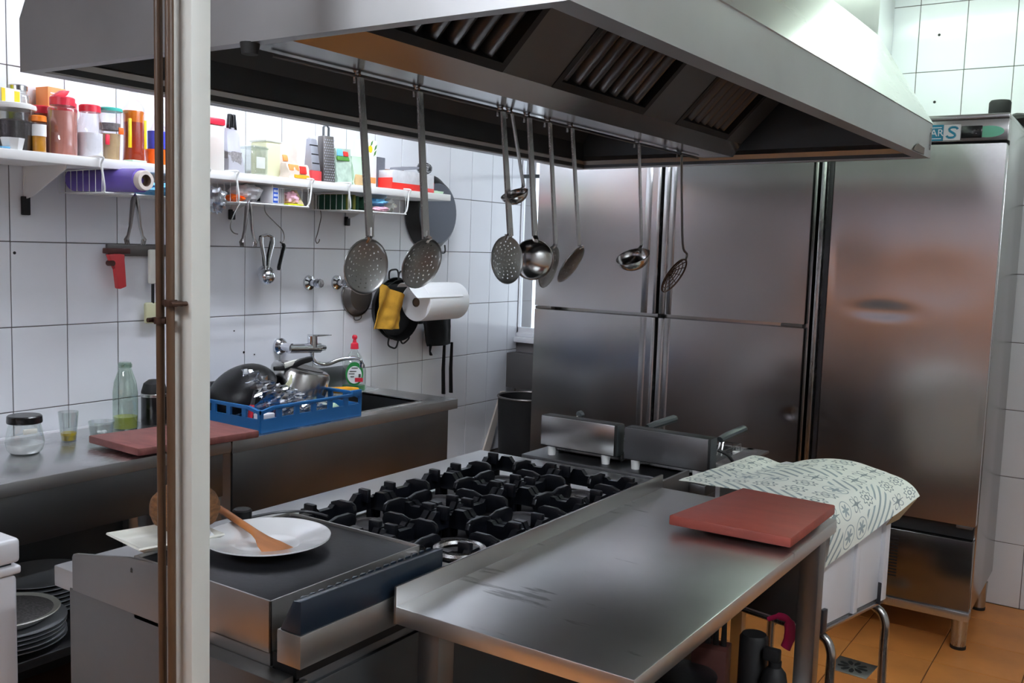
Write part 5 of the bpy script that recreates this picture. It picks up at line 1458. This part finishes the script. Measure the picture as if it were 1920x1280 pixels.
t = thing('big_black_pan', 'big black pan hung base outward beyond the shelf end', 'pan', (-3.0, 3.76, 1.48), 0, 'pans hung on the wall')
MB().lathe([(0, 0.050), (0.148, 0.052), (0.156, 0.048), (0.185, 0.004), (0.190, 0.0), (0.182, 0.002)], (WX+0.010, 3.768, 1.655), 44, basis((1, 0, 0))).build('pan', 'pan', t)
MB().lathe([(0, 0.0535), (0.144, 0.0535), (0.148, 0.050)], (WX+0.012, 3.768, 1.655), 44, basis((1, 0, 0))).build('base', 'panbase', t)
for yy in (3.775, 3.85):
    MB().tube(smooth_path([(WX+0.03, yy-0.03, 1.50), (WX+0.035, yy-0.03, 1.465), (WX+0.035, yy+0.015, 1.462), (WX+0.03, yy+0.02, 1.50)], 4), 0.004, n=7).build('loop_handle', 'black', t) if yy > 3.8 else None
# yellow cloth over the pan handle
def ragf(u, v):
    y = 3.262+(3.428-3.262)*u; z = 1.318-(1.318-1.112)*v
    y += -0.035*v*(1-u)-0.02*v*u; z += -0.045*u*(1-v)-0.01*u
    x = -2.905+0.012*math.sin(u*9+v*3)+0.008*noise.noise(Vector((u*5, v*5, 1)))
    return Vector((x, y, z))
mb = MB().grid(ragf, 20, 22); mb.thicken(0.004)
tag(mb.build('cleaning_cloth', 'cloth', sharp=60), 'mustard yellow cleaning cloth hung over the black pan', 'cloth')
tag(MB().tube([(WX+0.002, 3.30, 1.322), (-2.935, 3.285, 1.322), (-2.90, 3.27, 1.32)], 0.006, n=8).build('wall_peg', 'whiteplast'), 'white peg on the wall holding the yellow cloth', 'peg')
# paper roll and holder
t = thing('paper_roll', 'thick white paper towel roll on a wall holder with loose sheet', 'paper roll', (-2.92, 3.68, 1.13))
MB().lathe([(0.022, 0), (0.088, 0), (0.090, 0.004), (0.090, 0.300), (0.088, 0.304), (0.022, 0.304)], (-2.86, 3.469, 1.228), 40, basis((0, 1, 0))).build('roll', 'paper', t)
MB().lathe([(0, 0.006), (0.021, 0.006)], (-2.86, 3.469, 1.228), 24, basis((0, 1, 0))).build('core', 'brownhole', t)
def flapf(u, v):
    a = R(108)-R(150)*v*0.0
    ang = R(118)-R(105)*min(v*1.1, 1)
    y = 3.40+(3.72-3.40)*u
    if v < 0.5:
        k = v/0.5; an = R(130)-k*R(66)
        p = Vector((-2.86+0.092*math.cos(an), y, 1.228+0.092*math.sin(an)))
    else:
        k = (v-0.5)/0.5
        p = Vector((-2.86+0.092*math.cos(R(64))+0.05*k, y-0.03*k*(1-u), 1.228+0.092*math.sin(R(64))-0.055*k))
    p.y -= 0.035*math.sin(pi*v)*(1-u)
    return p
mb = MB().grid(flapf, 12, 14); mb.thicken(0.0012)
mb.build('loose_sheet', 'paper', t, sharp=60)
MB().lathe([(0, 0), (0.040, 0), (0.040, 0.01), (0, 0.012)], (-2.86, 3.776, 1.236), 24, basis((0, 1, 0))).build('end_disc', 'black', t)
MB().tube([(WX+0.002, 3.782, 1.235), (-2.86, 3.782, 1.236)], 0.006, n=8).build('arm', 'black', t)
# black apron
t = thing('cook_apron', 'black apron with two long ties hanging under the paper roll', 'apron', (-2.98, 3.77, 0.73))
def apf(u, v):
    y = 3.60+(3.925-3.60)*u; z = 1.175-(0.185*(0.35+0.65*min(1, max(0, (u-0.28)/0.12))))*v
    return Vector((-2.990+0.014*math.sin(u*11)+0.006*noise.noise(Vector((u*6, v*4, 0))), y, z))
mb = MB().grid(apf, 24, 12); mb.thicken(0.004); mb.build('cloth', 'apronf', t, sharp=60)
for y in (3.862, 3.925):
    MB().tube([(-2.99, y, 1.0), (-2.99, y-0.004, 0.86), (-2.99, y+0.003, 0.735)], [0.008, 0.011, 0.012], n=6, flat=0.6).build('tie', 'apronf', t)
MB().tube([(-2.99, 3.75, 1.0), (-2.99, 3.745, 0.965), (-2.99, 3.755, 0.945)], [0.010, 0.006, 0.010], n=6, flat=0.5).build('knot', 'apronf', t)
tag(MB().cyl((WX, 3.76, 1.172), (-2.975, 3.76, 1.176), 0.006, n=8).build('wall_hook', 'black'), 'short black wall hook the apron hangs from', 'hook')
# ================================================================== ON THE LEFT COUNTER
t = lathe_item('sugar_jar', 'rounded glass jar of white sugar with a black lid', 'jar', 1.555, -2.80, [
    ('body', 'glass', [(0, 0), (0.040, 0), (0.050, 0.012), (0.055, 0.035), (0.050, 0.065), (0.045, 0.088), (0.045, 0.10)]),
    ('sugar', 'salt', [(0, 0.004), (0.040, 0.004), (0.049, 0.016), (0.0525, 0.032), (0.02, 0.038), (0, 0.032)]),
    ('lid', 'blackgloss', [(0, 0.094), (0.049, 0.094), (0.050, 0.098), (0.049, 0.114), (0.046, 0.117), (0, 0.117)])], 32, z=CT)
MB().box(0.042, 0.050, -0.03, 0.012, 0.066, 0.082, 0.003).build('paper_label', 'cream', t, True)
lathe_item('oil_glass', 'clear drinking glass with a little yellow oil', 'glass', 1.735, -2.865, [
    ('body', 'glass', [(0, 0), (0.023, 0), (0.031, 0.097), (0.029, 0.097), (0.0215, 0.004), (0, 0.004)]), ('oil', 'oil', [(0, 0.0045), (0.0210, 0.0045), (0.0238, 0.029), (0, 0.029)])], 28, z=CT)
t = lathe_item('glass_dish', 'low round glass dish with white crumbs', 'dish', 1.865, -2.885, [
    ('body', 'glass', [(0, 0), (0.036, 0), (0.042, 0.046), (0.040, 0.046), (0.034, 0.004), (0, 0.004)])], 30, z=CT)
mb = MB()
for k in range(12):
    a = random.uniform(0, 6.28); rr = random.uniform(0, 0.025)
    mb.ell((rr*math.cos(a)+0.004, rr*math.sin(a)+0.006, 0.010), (0.007, 0.006, 0.005), 6, 4)
tag(mb.build('crumbs', 'salt', t, True), kind='stuff')
lathe_item('oil_bottle', 'tall glass milk bottle with pale yellow oil at the bottom', 'bottle', 1.975, -2.915, [
    ('body', 'greenglass', [(0, 0), (0.038, 0), (0.041, 0.006), (0.041, 0.125), (0.036, 0.165), (0.024, 0.200), (0.020, 0.212), (0.020, 0.232), (0.017, 0.232)]),
    ('neck_ring', 'greenglass', [(0.020, 0.214), (0.023, 0.216), (0.023, 0.226), (0.020, 0.229)]),
    ('oil', 'oil2', [(0, 0.005), (0.037, 0.005), (0.0385, 0.045), (0, 0.045)])], 32, z=CT)
t = lathe_item('coffee_canister', 'black canister with silver band and domed black lid', 'canister', 2.105, -2.935, [
    ('body', 'blackgloss', [(0, 0), (0.044, 0), (0.045, 0.005), (0.045, 0.098), (0, 0.098)]), ('band', 'inox2', [(0.0455, 0.098), (0.0465, 0.099), (0.0465, 0.108), (0.045, 0.11)]),
    ('dome', 'black', [(0.044, 0.108), (0.045, 0.114), (0.036, 0.145), (0.02, 0.157), (0, 0.160)])], 32, z=CT)
t = thing('cutlery_holder', 'grey perforated steel cutlery holder half hidden by the pipes', 'holder', (-2.90, 2.215, CT), R(6))
MB().box(-0.045, 0.045, -0.045, 0.045, 0, 0.128, 0.003).build('box', 'greymetal', t, True)
g = MB()
for i in range(6):
    for j in range(2): g.cyl((0.0448, -0.034+j*0.012, 0.022+i*0.018), (0.0462, -0.034+j*0.012, 0.022+i*0.018), 0.0035, n=8)
    for j in range(2): g.cyl((0.036-j*0.012, -0.0448, 0.022+i*0.018), (0.036-j*0.012, -0.0462, 0.022+i*0.018), 0.0035, n=8)
tag(g.build('hole_row', 'black', t, True), kind='stuff')
def board(name, label, pts, z, th, mt, tilt=None):
    t = MB().prism([(x, y, z) for x, y in pts], (0, 0, th), 0.004)
    return tag(t.build(name, mt), label, 'cutting board')
b_ = board('cutting_board', 'worn red cutting board on the left steel counter', [(-2.755, 1.735), (-2.478, 1.722), (-2.435, 2.150), (-2.712, 2.163)], CT+0.010, 0.024, 'redboard2')
tag(MB().box(-2.73, -2.52, 1.80, 2.07, CT, CT+0.010, 0.002).build('board_mat', 'black'), 'thin dark mat under the worn red board', 'mat')

# ================================================================== BLUE RACK AND ITS DISHES
RX0, RX1, RYa, RYb, RZ, RH = -3.0, -2.515, 2.225, 2.728, CT+0.001, 0.098
rk = thing('dish_rack', 'blue plastic dishwasher rack on the sink drainboard', 'rack', ((RX0+RX1)/2, (RYa+RYb)/2, RZ))
th = 0.008
def wall_x(x, name):
    mb = MB()
    mb.box(x-th/2, x+th/2, RYa, RYb, RZ, RZ+0.048)
    n = 6
    for k in range(n+1):
        y = RYa+(RYb-RYa)*k/n
        mb.box(x-th/2, x+th/2, max(RYa, y-0.011), min(RYb, y+0.011), RZ+0.047, RZ+RH-0.018)
    mb.box(x-th/2-0.002, x+th/2+0.002, RYa+0.06, RYb-0.05, RZ+RH-0.020, RZ+RH-0.008, 0.002)
    mb.hexa([(x-th/2-0.002, RYa, RZ+RH-0.032), (x+th/2+0.002, RYa, RZ+RH-0.032), (x+th/2+0.002, RYa+0.06, RZ+RH-0.020), (x-th/2-0.002, RYa+0.06, RZ+RH-0.020), (x-th/2-0.002, RYa, RZ+RH-0.020), (x+th/2+0.002, RYa, RZ+RH-0.020), (x+th/2+0.002, RYa+0.06, RZ+RH-0.008), (x-th/2-0.002, RYa+0.06, RZ+RH-0.008)])
    mb.box(x-th/2-0.002, x+th/2+0.002, RYb-0.05, RYb, RZ+RH-0.020, RZ+RH+0.004, 0.002)
    return mb.build(name, 'blue', rk)
def wall_y(y, name):
    mb = MB()
    mb.box(RX0, RX1, y-th/2, y+th/2, RZ, RZ+0.048)
    n = 6
    for k in range(n+1):
        x = RX0+(RX1-RX0)*k/n
        mb.box(max(RX0, x-0.011), min(RX1, x+0.011), y-th/2, y+th/2, RZ+0.047, RZ+RH-0.018)
    mb.box(RX0+0.05, RX1-0.06, y-th/2-0.002, y+th/2+0.002, RZ+RH-0.020, RZ+RH-0.008, 0.002)
    mb.box(RX0, RX0+0.05, y-th/2-0.002, y+th/2+0.002, RZ+RH-0.020, RZ+RH+0.004, 0.002)
    mb.hexa([(RX1-0.06, y-th/2-0.002, RZ+RH-0.020), (RX1, y-th/2-0.002, RZ+RH-0.032), (RX1, y+th/2+0.002, RZ+RH-0.032), (RX1-0.06, y+th/2+0.002, RZ+RH-0.020), (RX1-0.06, y-th/2-0.002, RZ+RH-0.008), (RX1, y-th/2-0.002, RZ+RH-0.020), (RX1, y+th/2+0.002, RZ+RH-0.020), (RX1-0.06, y+th/2+0.002, RZ+RH-0.008)])
    return mb.build(name, 'blue', rk)
wall_x(RX1, 'side_wall'); wall_x(RX0, 'side_wall'); wall_y(RYa, 'side_wall'); wall_y(RYb, 'side_wall')
g = MB()
for k in range(9):
    x = RX0+0.02+(RX1-RX0-0.04)*k/8; g.box(x-0.003, x+0.003, RYa, RYb, RZ+0.004, RZ+0.010)
    y = RYa+0.02+(RYb-RYa-0.04)*k/8; g.box(RX0, RX1, y-0.003, y+0.003, RZ+0.004, RZ+0.010)
g.build('bottom_grid', 'blue', rk)
fl = RZ+0.010
def rotm(ax, deg): return Matrix.Rotation(R(deg), 3, ax)
# saucepan upside down, tipped towards the room
t = thing('saucepan', 'brushed steel saucepan turned upside down in the blue rack', 'saucepan', (-2.74, 2.64, fl))
Bm = rotm('Z', -10) @ rotm('X', -13) @ rotm('Y', 7)
MB().lathe([(0.116, -0.125), (0.116, -0.02), (0.110, -0.006), (0.100, 0.0), (0, 0.0)], (-2.735, 2.630, fl+0.166), 44, Bm).thicken(0.002).build('pot', 'inox2', t)
MB().lathe([(0.082, 0.0005), (0.085, 0.0035), (0.0, 0.0035)], (-2.735, 2.630, fl+0.166), 44, Bm).build('base_disc', 'greymetal', t)
MB().tube(smooth_path([(-2.83, 2.70, fl+0.06), (-2.80, 2.79, fl+0.055), (-2.76, 2.88, fl+0.052)], 4), [0.009]*9, n=8).build('rivet_arm', 'inox', t)
tag(MB().tube([(-2.68, 2.735, fl+0.068), (-2.655, 2.80, fl+0.066), (-2.64, 2.845, fl+0.063)], [0.012, 0.014, 0.010], n=10, flat=1.3).build('yellow_spatula', 'mustard'), 'orange yellow spatula handle sticking out of the rack', 'tool')
# black wok leaning on edge, seen from its rounded back
t = thing('wok', 'big black wok leaning bottom up at the left of the rack', 'wok', (-2.78, 2.40, fl))
Bm = rotm('Z', 14) @ rotm('X', 30) @ rotm('Y', -14)
prof = []
for k in range(11):
    a = pi/2*k/10
    prof.append((0.138*math.sin(a)**0.85 if k else 0, 0.098*math.cos(a)))
MB().lathe(prof, (-2.775, 2.372, fl+0.080), 44, Bm).thicken(0.002).build('bowl', 'pan', t, sharp=50)
MB().tube(smooth_path([(-2.72, 2.47, fl+0.175), (-2.70, 2.53, fl+0.178), (-2.685, 2.575, fl+0.196), (-2.67, 2.62, fl+0.206)], 4), [0.008, 0.009, 0.010, 0.012, 0.013, 0.013, 0.013, 0.013, 0.013, 0.012, 0.012, 0.011, 0.008], n=8, flat=0.6).build('handle', 'black', t)
tag(MB().tube(smooth_path([(-2.70, 2.505, fl+0.185), (-2.695, 2.545, fl+0.193), (-2.72, 2.60, fl+0.190)], 4), 0.011, n=8, flat=0.5).build('yellow_strip', 'cream'), 'pale yellow strip lying between wok and saucepan', 'strip')
tag(MB().tube([(-2.64, 2.44, fl+0.10), (-2.635, 2.475, fl+0.135), (-2.64, 2.485, fl+0.160)], [0.012, 0.009, 0.004], n=6, flat=0.4).build('yellow_scrap', 'paleyellow'), 'pale yellow scrap stuck in the cling film', 'scrap')
# red tool at the left
t = thing('red_tool', 'red handled tool with dark tip standing in the left of the rack', 'tool', (-2.60, 2.26, fl))
MB().tube([(-2.59, 2.238, fl+0.005), (-2.60, 2.262, fl+0.075)], [0.012, 0.012], n=8, flat=0.6).build('handle', 'red', t)
MB().tube([(-2.60, 2.262, fl+0.075), (-2.605, 2.28, fl+0.125)], [0.009, 0.006], n=8, flat=0.6).build('tip', 'darkgrey', t)
# cling film bundle
t = thing('cling_film', 'crumpled shiny clear film draped over the dishes in the rack', 'film', (-2.62, 2.45, fl))
random.seed(3)
def filmf(u, v):
    y = 2.265+(2.62-2.265)*v; base = fl+0.004
    hgt = 0.185*(1-v)**0.9+0.012
    z = base+hgt*(1-u)**0.8+0.006
    x = -2.66+0.115*u**0.7
    q = Vector((u*5, v*9, 2.2))
    n1 = noise.noise(q); n2 = noise.noise(q*2.6); n3 = noise.noise(q*5.5)
    return Vector((x+0.018*n1+0.022*n2+0.014*n3, y+0.012*n2+0.012*n3, max(base, z+0.018*n1+0.014*n2+0.012*n3)))
mb = MB().grid(filmf, 26, 34)
mb.build('sheet', 'film', t, sharp=1)
mb = MB().ell((-2.585, 2.48, fl+0.032), (0.035, 0.15, 0.030), 26, 16)
for v in mb.bm.verts: v.co += Vector(noise.noise_vector(v.co*34))*0.020; v.co.z = max(v.co.z, fl+0.001)
mb.build('crumple', 'film', t, sharp=1)
tag(MB().ell((-2.565, 2.30, fl+0.022), (0.028, 0.035, 0.02), 14, 8).build('red_tub', 'red'), 'red tub seen through the front holes of the rack', 'tub')
t = thing('paper_scrap', 'white and red paper scrap behind the rack front holes', 'scrap', (-2.56, 2.255, fl))
MB().box(-2.58, -2.535, 2.25, 2.31, fl, fl+0.05, 0.004).build('paper', 'paper', t)
tag(MB().prism([(-2.56, 2.60, fl), (-2.56, 2.70, fl), (-2.575, 2.65, fl+0.04)], (-0.02, 0, 0)).build('green_scrap', 'palegreen'), 'pale green scrap at the right end of the rack', 'scrap')

# ================================================================== TAP AND SOAP
t = thing('tap', 'chrome wall mixer tap with long curved spout over the sink', 'tap', (-3.0, 2.85, 0.95))
MB().lathe([(0, 0), (0.036, 0), (0.035, 0.012), (0.026, 0.022), (0, 0.024)], (WX+0.0005, 2.79, 1.052), 28, basis((1, 0, 0))).build('rosette', 'chrome', t)
MB().cyl((-3.02, 2.79, 1.052), (-2.975, 2.80, 1.050), 0.018, n=18).cyl((-2.985, 2.79, 1.046), (-2.97, 2.955, 1.040), 0.0205, 0.022, n=20).cyl((-2.97, 2.953, 1.040), (-2.968, 2.985, 1.038), 0.017, 0.012, n=18).build('body', 'chrome', t)
MB().cyl((-2.972, 2.915, 1.045), (-2.972, 2.915, 1.094), 0.022, 0.021, n=20).build('cartridge', 'chrome', t)
MB().hexa([(-2.988, 2.90, 1.090), (-2.956, 2.90, 1.090), (-2.962, 3.022, 1.090), (-2.974, 3.022, 1.090), (-2.988, 2.90, 1.101), (-2.956, 2.90, 1.101), (-2.962, 3.022, 1.094), (-2.974, 3.022, 1.094)], 0.002).build('lever', 'chrome', t)
MB().tube(smooth_path([(-2.972, 2.915, 1.04), (-2.972, 2.915, 1.005), (-2.965, 2.93, 0.978), (-2.95, 2.98, 0.968), (-2.93, 3.04, 0.985), (-2.90, 3.09, 0.990), (-2.88, 3.118, 0.980), (-2.876, 3.124, 0.958)], 6), 0.0095, n=14).build('spout', 'chrome', t)
MB().cyl((-2.876, 3.124, 0.964), (-2.876, 3.124, 0.948), 0.0115, n=16).build('aerator', 'chrome', t)
t = thing('soap_bottle', 'clear dish soap bottle with red cap and green label', 'bottle', (-2.970, 3.175, CT), R(-38))
Bs = Matrix.Diagonal(Vector((0.6, 1.0, 1.0)))
MB().lathe([(0, 0), (0.050, 0), (0.054, 0.008), (0.054, 0.09), (0.046, 0.13), (0.028, 0.165), (0.016, 0.180), (0.014, 0.195)], (0, 0, 0), 32, Bs).build('body', 'glass', t, True)
MB().lathe([(0, 0.002), (0.050, 0.002), (0.052, 0.010), (0.052, 0.024), (0, 0.024)], (0, 0, 0), 32, Bs).build('soap', 'soapgreen', t, True)
MB().lathe([(0, 0.19), (0.019, 0.19), (0.017, 0.214), (0.009, 0.220), (0.007, 0.232), (0.012, 0.238), (0.012, 0.247), (0.007, 0.253), (0, 0.253)], (0, 0, 0), 20).build('cap', 'red', t, True)
lab = MB()
lab.lathe([(0, 0), (0.047, 0)], (0.0335, -0.004, 0.080), 28, basis((1, 0, 0.0)) @ Matrix.Diagonal(Vector((0.85, 1.15, 1))))
lo = lab.thicken(0.0012).build('label', 'soapgreen', t, True)
lab = MB(); lab.lathe([(0, 0), (0.036, 0)], (0.0362, -0.004, 0.076), 28, basis((1, 0, 0.0)) @ Matrix.Diagonal(Vector((0.9, 1.1, 1)))); lab.thicken(0.001).build('label_field', 'printwhite', lo, True)
MB().box(0.036, 0.0380, -0.002, 0.034, 0.044, 0.062).build('red_field', 'red', lo, True)
g = MB()
for k, (a, b, z) in enumerate(((-0.018, 0.010, 0.105), (-0.026, 0.004, 0.090), (-0.030, -0.004, 0.079), (-0.022, -0.006, 0.066))): g.box(0.036, 0.0378, a, b, z, z+0.004)
g.box(0.036, 0.0378, 0.014, 0.024, 0.064, 0.080)
g.build('label_marks', 'greymetal', lo, True)

# ================================================================== ON THE GRIDDLE
PZ = 0.877
t = thing('dinner_plate', 'round white dinner plate lying on the black griddle', 'plate', (-1.455, 1.308, PZ))
MB().lathe([(0, 0.004), (0.062, 0.004), (0.066, 0.006), (0.078, 0.014), (0.124, 0.022), (0.127, 0.0235), (0.127, 0.0205), (0.080, 0.008), (0.066, 0), (0, 0)], (0, 0, 0), 64).build('plate', 'porcelain', t, True, sharp=50)
t = thing('wooden_spatula', 'wooden spatula resting across the white dinner plate', 'spatula', (-1.46, 1.27, PZ+0.02))
H0, H1, B1a, B1b = Vector((-1.615, 1.285, 0.928)), Vector((-1.42, 1.238, 0.899)), None, None
pth = [(-1.662, 1.346, 0.914), (-1.62, 1.336, 0.911), (-1.55, 1.319, 0.9055), (-1.49, 1.305, 0.900), (-1.457, 1.297, 0.8955)]
wd = [0.009, 0.0095, 0.0085, 0.0095, 0.016]
mb = MB()
sec = []
for (x, y, z), h in zip(pth+[(-1.432, 1.2915, 0.8915), (-1.398, 1.2835, 0.887), (-1.385, 1.280, 0.886)], wd+[0.026, 0.033, 0.034]):
    sec.append((Vector((x, y, z)), h))
dv = (sec[-1][0]-sec[0][0]); dv.z = 0; dv.normalize(); sv = Vector((-dv.y, dv.x, 0))
tks = [0.006, 0.007, 0.007, 0.006, 0.004, 0.0028, 0.002, 0.0014]
rings = []
for (c, h), tk in zip(sec, tks):
    rings.append([mb.bm.verts.new(c+sv*(h*math.cos(a))+Vector((0, 0, tk*math.sin(a)))) for a in [2*pi*k/12 for k in range(12)]])
for a, b in zip(rings[:-1], rings[1:]):
    for k in range(12): mb.bm.faces.new((a[k], a[(k+1) % 12], b[(k+1) % 12], b[k]))
mb.bm.faces.new(rings[0]); mb.bm.faces.new(rings[-1][::-1])
mb.build('blade_and_handle', 'wood', t)
# second plate-like tray and coconut behind the post
t = thing('white_tray', 'square cream coloured tray poking out left of the post', 'tray', (-1.64, 1.19, 0.885), R(0))
def trayf(u, v):
    x = -1.690+0.135*u; y = 1.11+0.165*v
    e = max(abs(u-0.5), abs(v-0.5))*2
    z = 0.889+0.014*max(0, (e-0.72)/0.28)**1.3
    return Vector((x+0.045*(v-0.3), y-0.02*u, z))
mb = MB().grid(trayf, 20, 20); mb.thicken(0.004); mb.build('tray', 'cream', t, sharp=60)
t = thing('coconut', 'brown husked coconut behind the pipes and the plate', 'coconut', (-1.60, 1.20, 0.90))
mb = MB().ell((-1.622, 1.235, 0.944), (0.074, 0.068, 0.052), 40, 26)
for v in mb.bm.verts: v.co += Vector(noise.noise_vector(v.co*60))*0.004
mb.build('husk', 'coco', t)
t = thing('black_cup', 'small black knob like cup behind the spatula handle', 'cup', (-1.620, 1.385, 0.80))
MB().lathe([(0, 0), (0.018, 0), (0.021, 0.105), (0.018, 0.108), (0, 0.104)], (-1.622, 1.385, 0.80), 20).build('cup', 'black', t)
tag(MB().tube(smooth_path([(-1.62, 1.40, 0.885), (-1.60, 1.47, 0.886), (-1.56, 1.52, 0.884), (-1.50, 1.525, 0.883)], 5), 0.003, n=6).build('griddle_scraper', 'darkgrey'), 'thin dark wire handle lying along the griddle rear edge', 'wire')
tag(MB().box(-1.33, -1.27, 2.0, 2.05, 0.8855, 0.887).build('foil_piece', 'silverplast'), 'scrap of pale foil on the middle grates', 'scrap') if False else None

# ================================================================== ON AND UNDER THE TABLE
mb = MB().prism([(-0.900, 2.041, 0.861), (-0.612, 2.050, 0.861), (-0.612, 2.402, 0.861), (-0.858, 2.416, 0.861)], (0, 0, 0.024), 0.004)
tag(mb.build('cutting_board', 'redboard'), 'clean red cutting board at the far corner of the steel table', 'cutting board')
tag(MB().box(-0.83, -0.64, 2.10, 2.36, TZ, TZ+0.011, 0.002).build('board_mat', 'black'), 'thin dark mat under the clean red board', 'mat')
SH = 0.245
t = thing('stock_pot', 'dark pot on the table lower shelf', 'pot', (-0.90, 2.18, SH))
MB().lathe([(0, 0), (0.075, 0), (0.079, 0.01), (0.079, 0.195), (0.084, 0.2), (0.079, 0.203), (0.07, 0.205), (0, 0.215)], (0, 0, 0), 36).build('pot', 'pan', t, True)
for q in range(3): MB().tube([(0.080*math.cos(2*pi*k/30), 0.080*math.sin(2*pi*k/30), 0.15+q*0.018) for k in range(30)], 0.002, n=5, closed=True).build('groove_ring', 'black', t, True)
t = thing('spray_bottle', 'black spray bottle with white label under the table', 'bottle', (-0.700, 2.275, SH))
MB().lathe([(0, 0), (0.030, 0), (0.033, 0.006), (0.033, 0.20), (0.028, 0.225), (0.016, 0.24), (0.016, 0.255), (0, 0.255)], (0, 0, 0), 26).build('body', 'black', t, True)
MB().lathe([(0.0335, 0.08), (0.0335, 0.195)], (0, 0, 0), 26).build('label', 'bluelabel' if False else 'paper', t, True)
MB().box(-0.03, 0.012, -0.012, 0.012, 0.253, 0.285, 0.005).build('trigger_head', 'black', t, True)
t = thing('rubber_glove', 'magenta rubber glove draped behind the black spray bottle', 'glove', (-0.69, 2.33, SH))
MB().tube(smooth_path([(-0.745, 2.34, 0.575), (-0.715, 2.335, 0.592), (-0.690, 2.33, 0.588), (-0.682, 2.325, 0.555), (-0.690, 2.32, 0.52)], 5), [0.006]*5+[0.010]*6+[0.016]*6+[0.014]*4, n=9, flat=0.5).build('glove', 'pinkplast', t)
t = thing('black_canister', 'black round canister beside the spray bottle under the table', 'canister', (-0.765, 2.30, SH))
MB().lathe([(0, 0), (0.036, 0), (0.036, 0.29), (0.03, 0.30), (0, 0.30)], (0, 0, 0), 26).build('body', 'black', t, True)
t = thing('knife_block', 'dark wooden knife box with black handles under the table', 'box', (-0.87, 2.285, SH), R(10))
MB().box(-0.045, 0.045, -0.035, 0.035, 0, 0.25, 0.003).build('box', 'redwood', t, True)
for k in range(4): MB().tube([(-0.030+k*0.02, 0, 0.245), (-0.034+k*0.021, 0.004, 0.32)], [0.008, 0.006], n=8, flat=0.6).build('knife_handle', 'black', t, True)
tag(MB().box(-0.80, -0.74, 2.18, 2.245, SH, SH+0.165, 0.003).build('grey_box', 'greybox'), 'grey carton in front of the black canister under the table', 'box')
tag(MB().tube(smooth_path([(-0.86, 2.50, 0.56), (-0.85, 2.46, 0.60), (-0.83, 2.42, 0.56), (-0.82, 2.41, 0.48)], 4), 0.006, n=8).build('dark_hose', 'black'), 'dark hose loop hanging behind the table shelf', 'hose') if False else None

# ================================================================== PLATES ON THE LOWER COUNTER SHELF
PS = 0.312
def plate_prof(r): return [(0, 0.003), (r*0.55, 0.003), (r*0.66, 0.010), (r, 0.020), (r*1.0, 0.0225), (r*0.65, 0.0135), (r*0.54, 0.0075), (0, 0.0075)]
m0 = tag(MB().lathe(plate_prof(0.155), (0, 0, 0), 40).build('stacked_plate', 'stone', None, True), None, 'plate', 'plates on the lower counter shelf')
ord_ = ['bottom', 'second', 'third', 'fourth', 'fifth', 'sixth', 'seventh', 'eighth', 'ninth', 'top']
def pile(x, y, n, scale, where, step, first):
    for k in range(n):
        o = m0 if first and k == 0 else m0.copy()
        if not (first and k == 0): COL.objects.link(o)
        o.location = (x+0.002*math.sin(k*2.1), y+0.002*math.cos(k*1.7), PS+k*step); o.scale = (scale, scale, 1)
        nm = 'top' if k == n-1 else ord_[k] + (' from below' if k else '')
        o['label'] = f"pale stoneware plate in the {where} pile, {nm}"
pile(-2.665, 1.42, 5, 1.0, 'front', 0.013, True)
pile(-2.86, 1.63, 7, 0.9, 'rear', 0.0145, False)
t = thing('gravel_bowl', 'shallow bowl of dark grey bits on the front pile of plates', 'bowl', (-2.665, 1.42, PS+0.070))
MB().lathe([(0, 0.003), (0.10, 0.003), (0.140, 0.03), (0.137, 0.032), (0.09, 0.02), (0, 0.02)], (0, 0, 0), 36).build('bowl', 'cream', t, True)
mb = MB().lathe([(0, 0.052), (0.06, 0.046), (0.115, 0.03), (0.125, 0.026)], (0, 0, 0), 36)
tag(mb.build('bits', 'graystuff', t, True), kind='stuff')

# ================================================================== CORNER BETWEEN WALL AND FRIDGES
t = thing('waste_bin', 'black bin with light rim in the gap left of the fridges', 'bin', (-2.76, 4.3, 0))
MB().lathe([(0, 0), (0.13, 0), (0.155, 0.70), (0.15, 0.70), (0.125, 0.01), (0, 0.01)], (0, 0, 0), 32).build('bin', 'black', t, True)
MB().tube([(0.155*math.cos(2*pi*k/32), 0.155*math.sin(2*pi*k/32), 0.70) for k in range(32)], 0.006, n=6, closed=True).build('rim', 'greymetal', t, True)
tag(MB().box(-3.034, -2.56, 4.50, 4.60, 0.70, 0.90, 0.004).build('wall_cabinet', 'greymetal'), 'grey steel box below the window in the corner', 'box')
tag(MB().hexa([(-3.034, 4.10, 0), (-3.022, 4.10, 0), (-3.022, 4.20, 0), (-3.034, 4.20, 0), (-3.036, 4.45, 0.68), (-3.026, 4.45, 0.68), (-3.026, 4.49, 0.68), (-3.036, 4.49, 0.68)]).build('leaning_plank', 'cardtube'), 'narrow pale plank leaning in the corner by the black bin', 'plank')
t = thing('sauce_bottle', 'small orange bottle standing behind the fryer stand at the left', 'bottle', (-1.70, 2.95, 0.808))
MB().lathe([(0, 0), (0.02, 0), (0.02, 0.035), (0.008, 0.05), (0.008, 0.062), (0, 0.062)], (0, 0, 0), 18).build('body', 'orangebox', t, True)
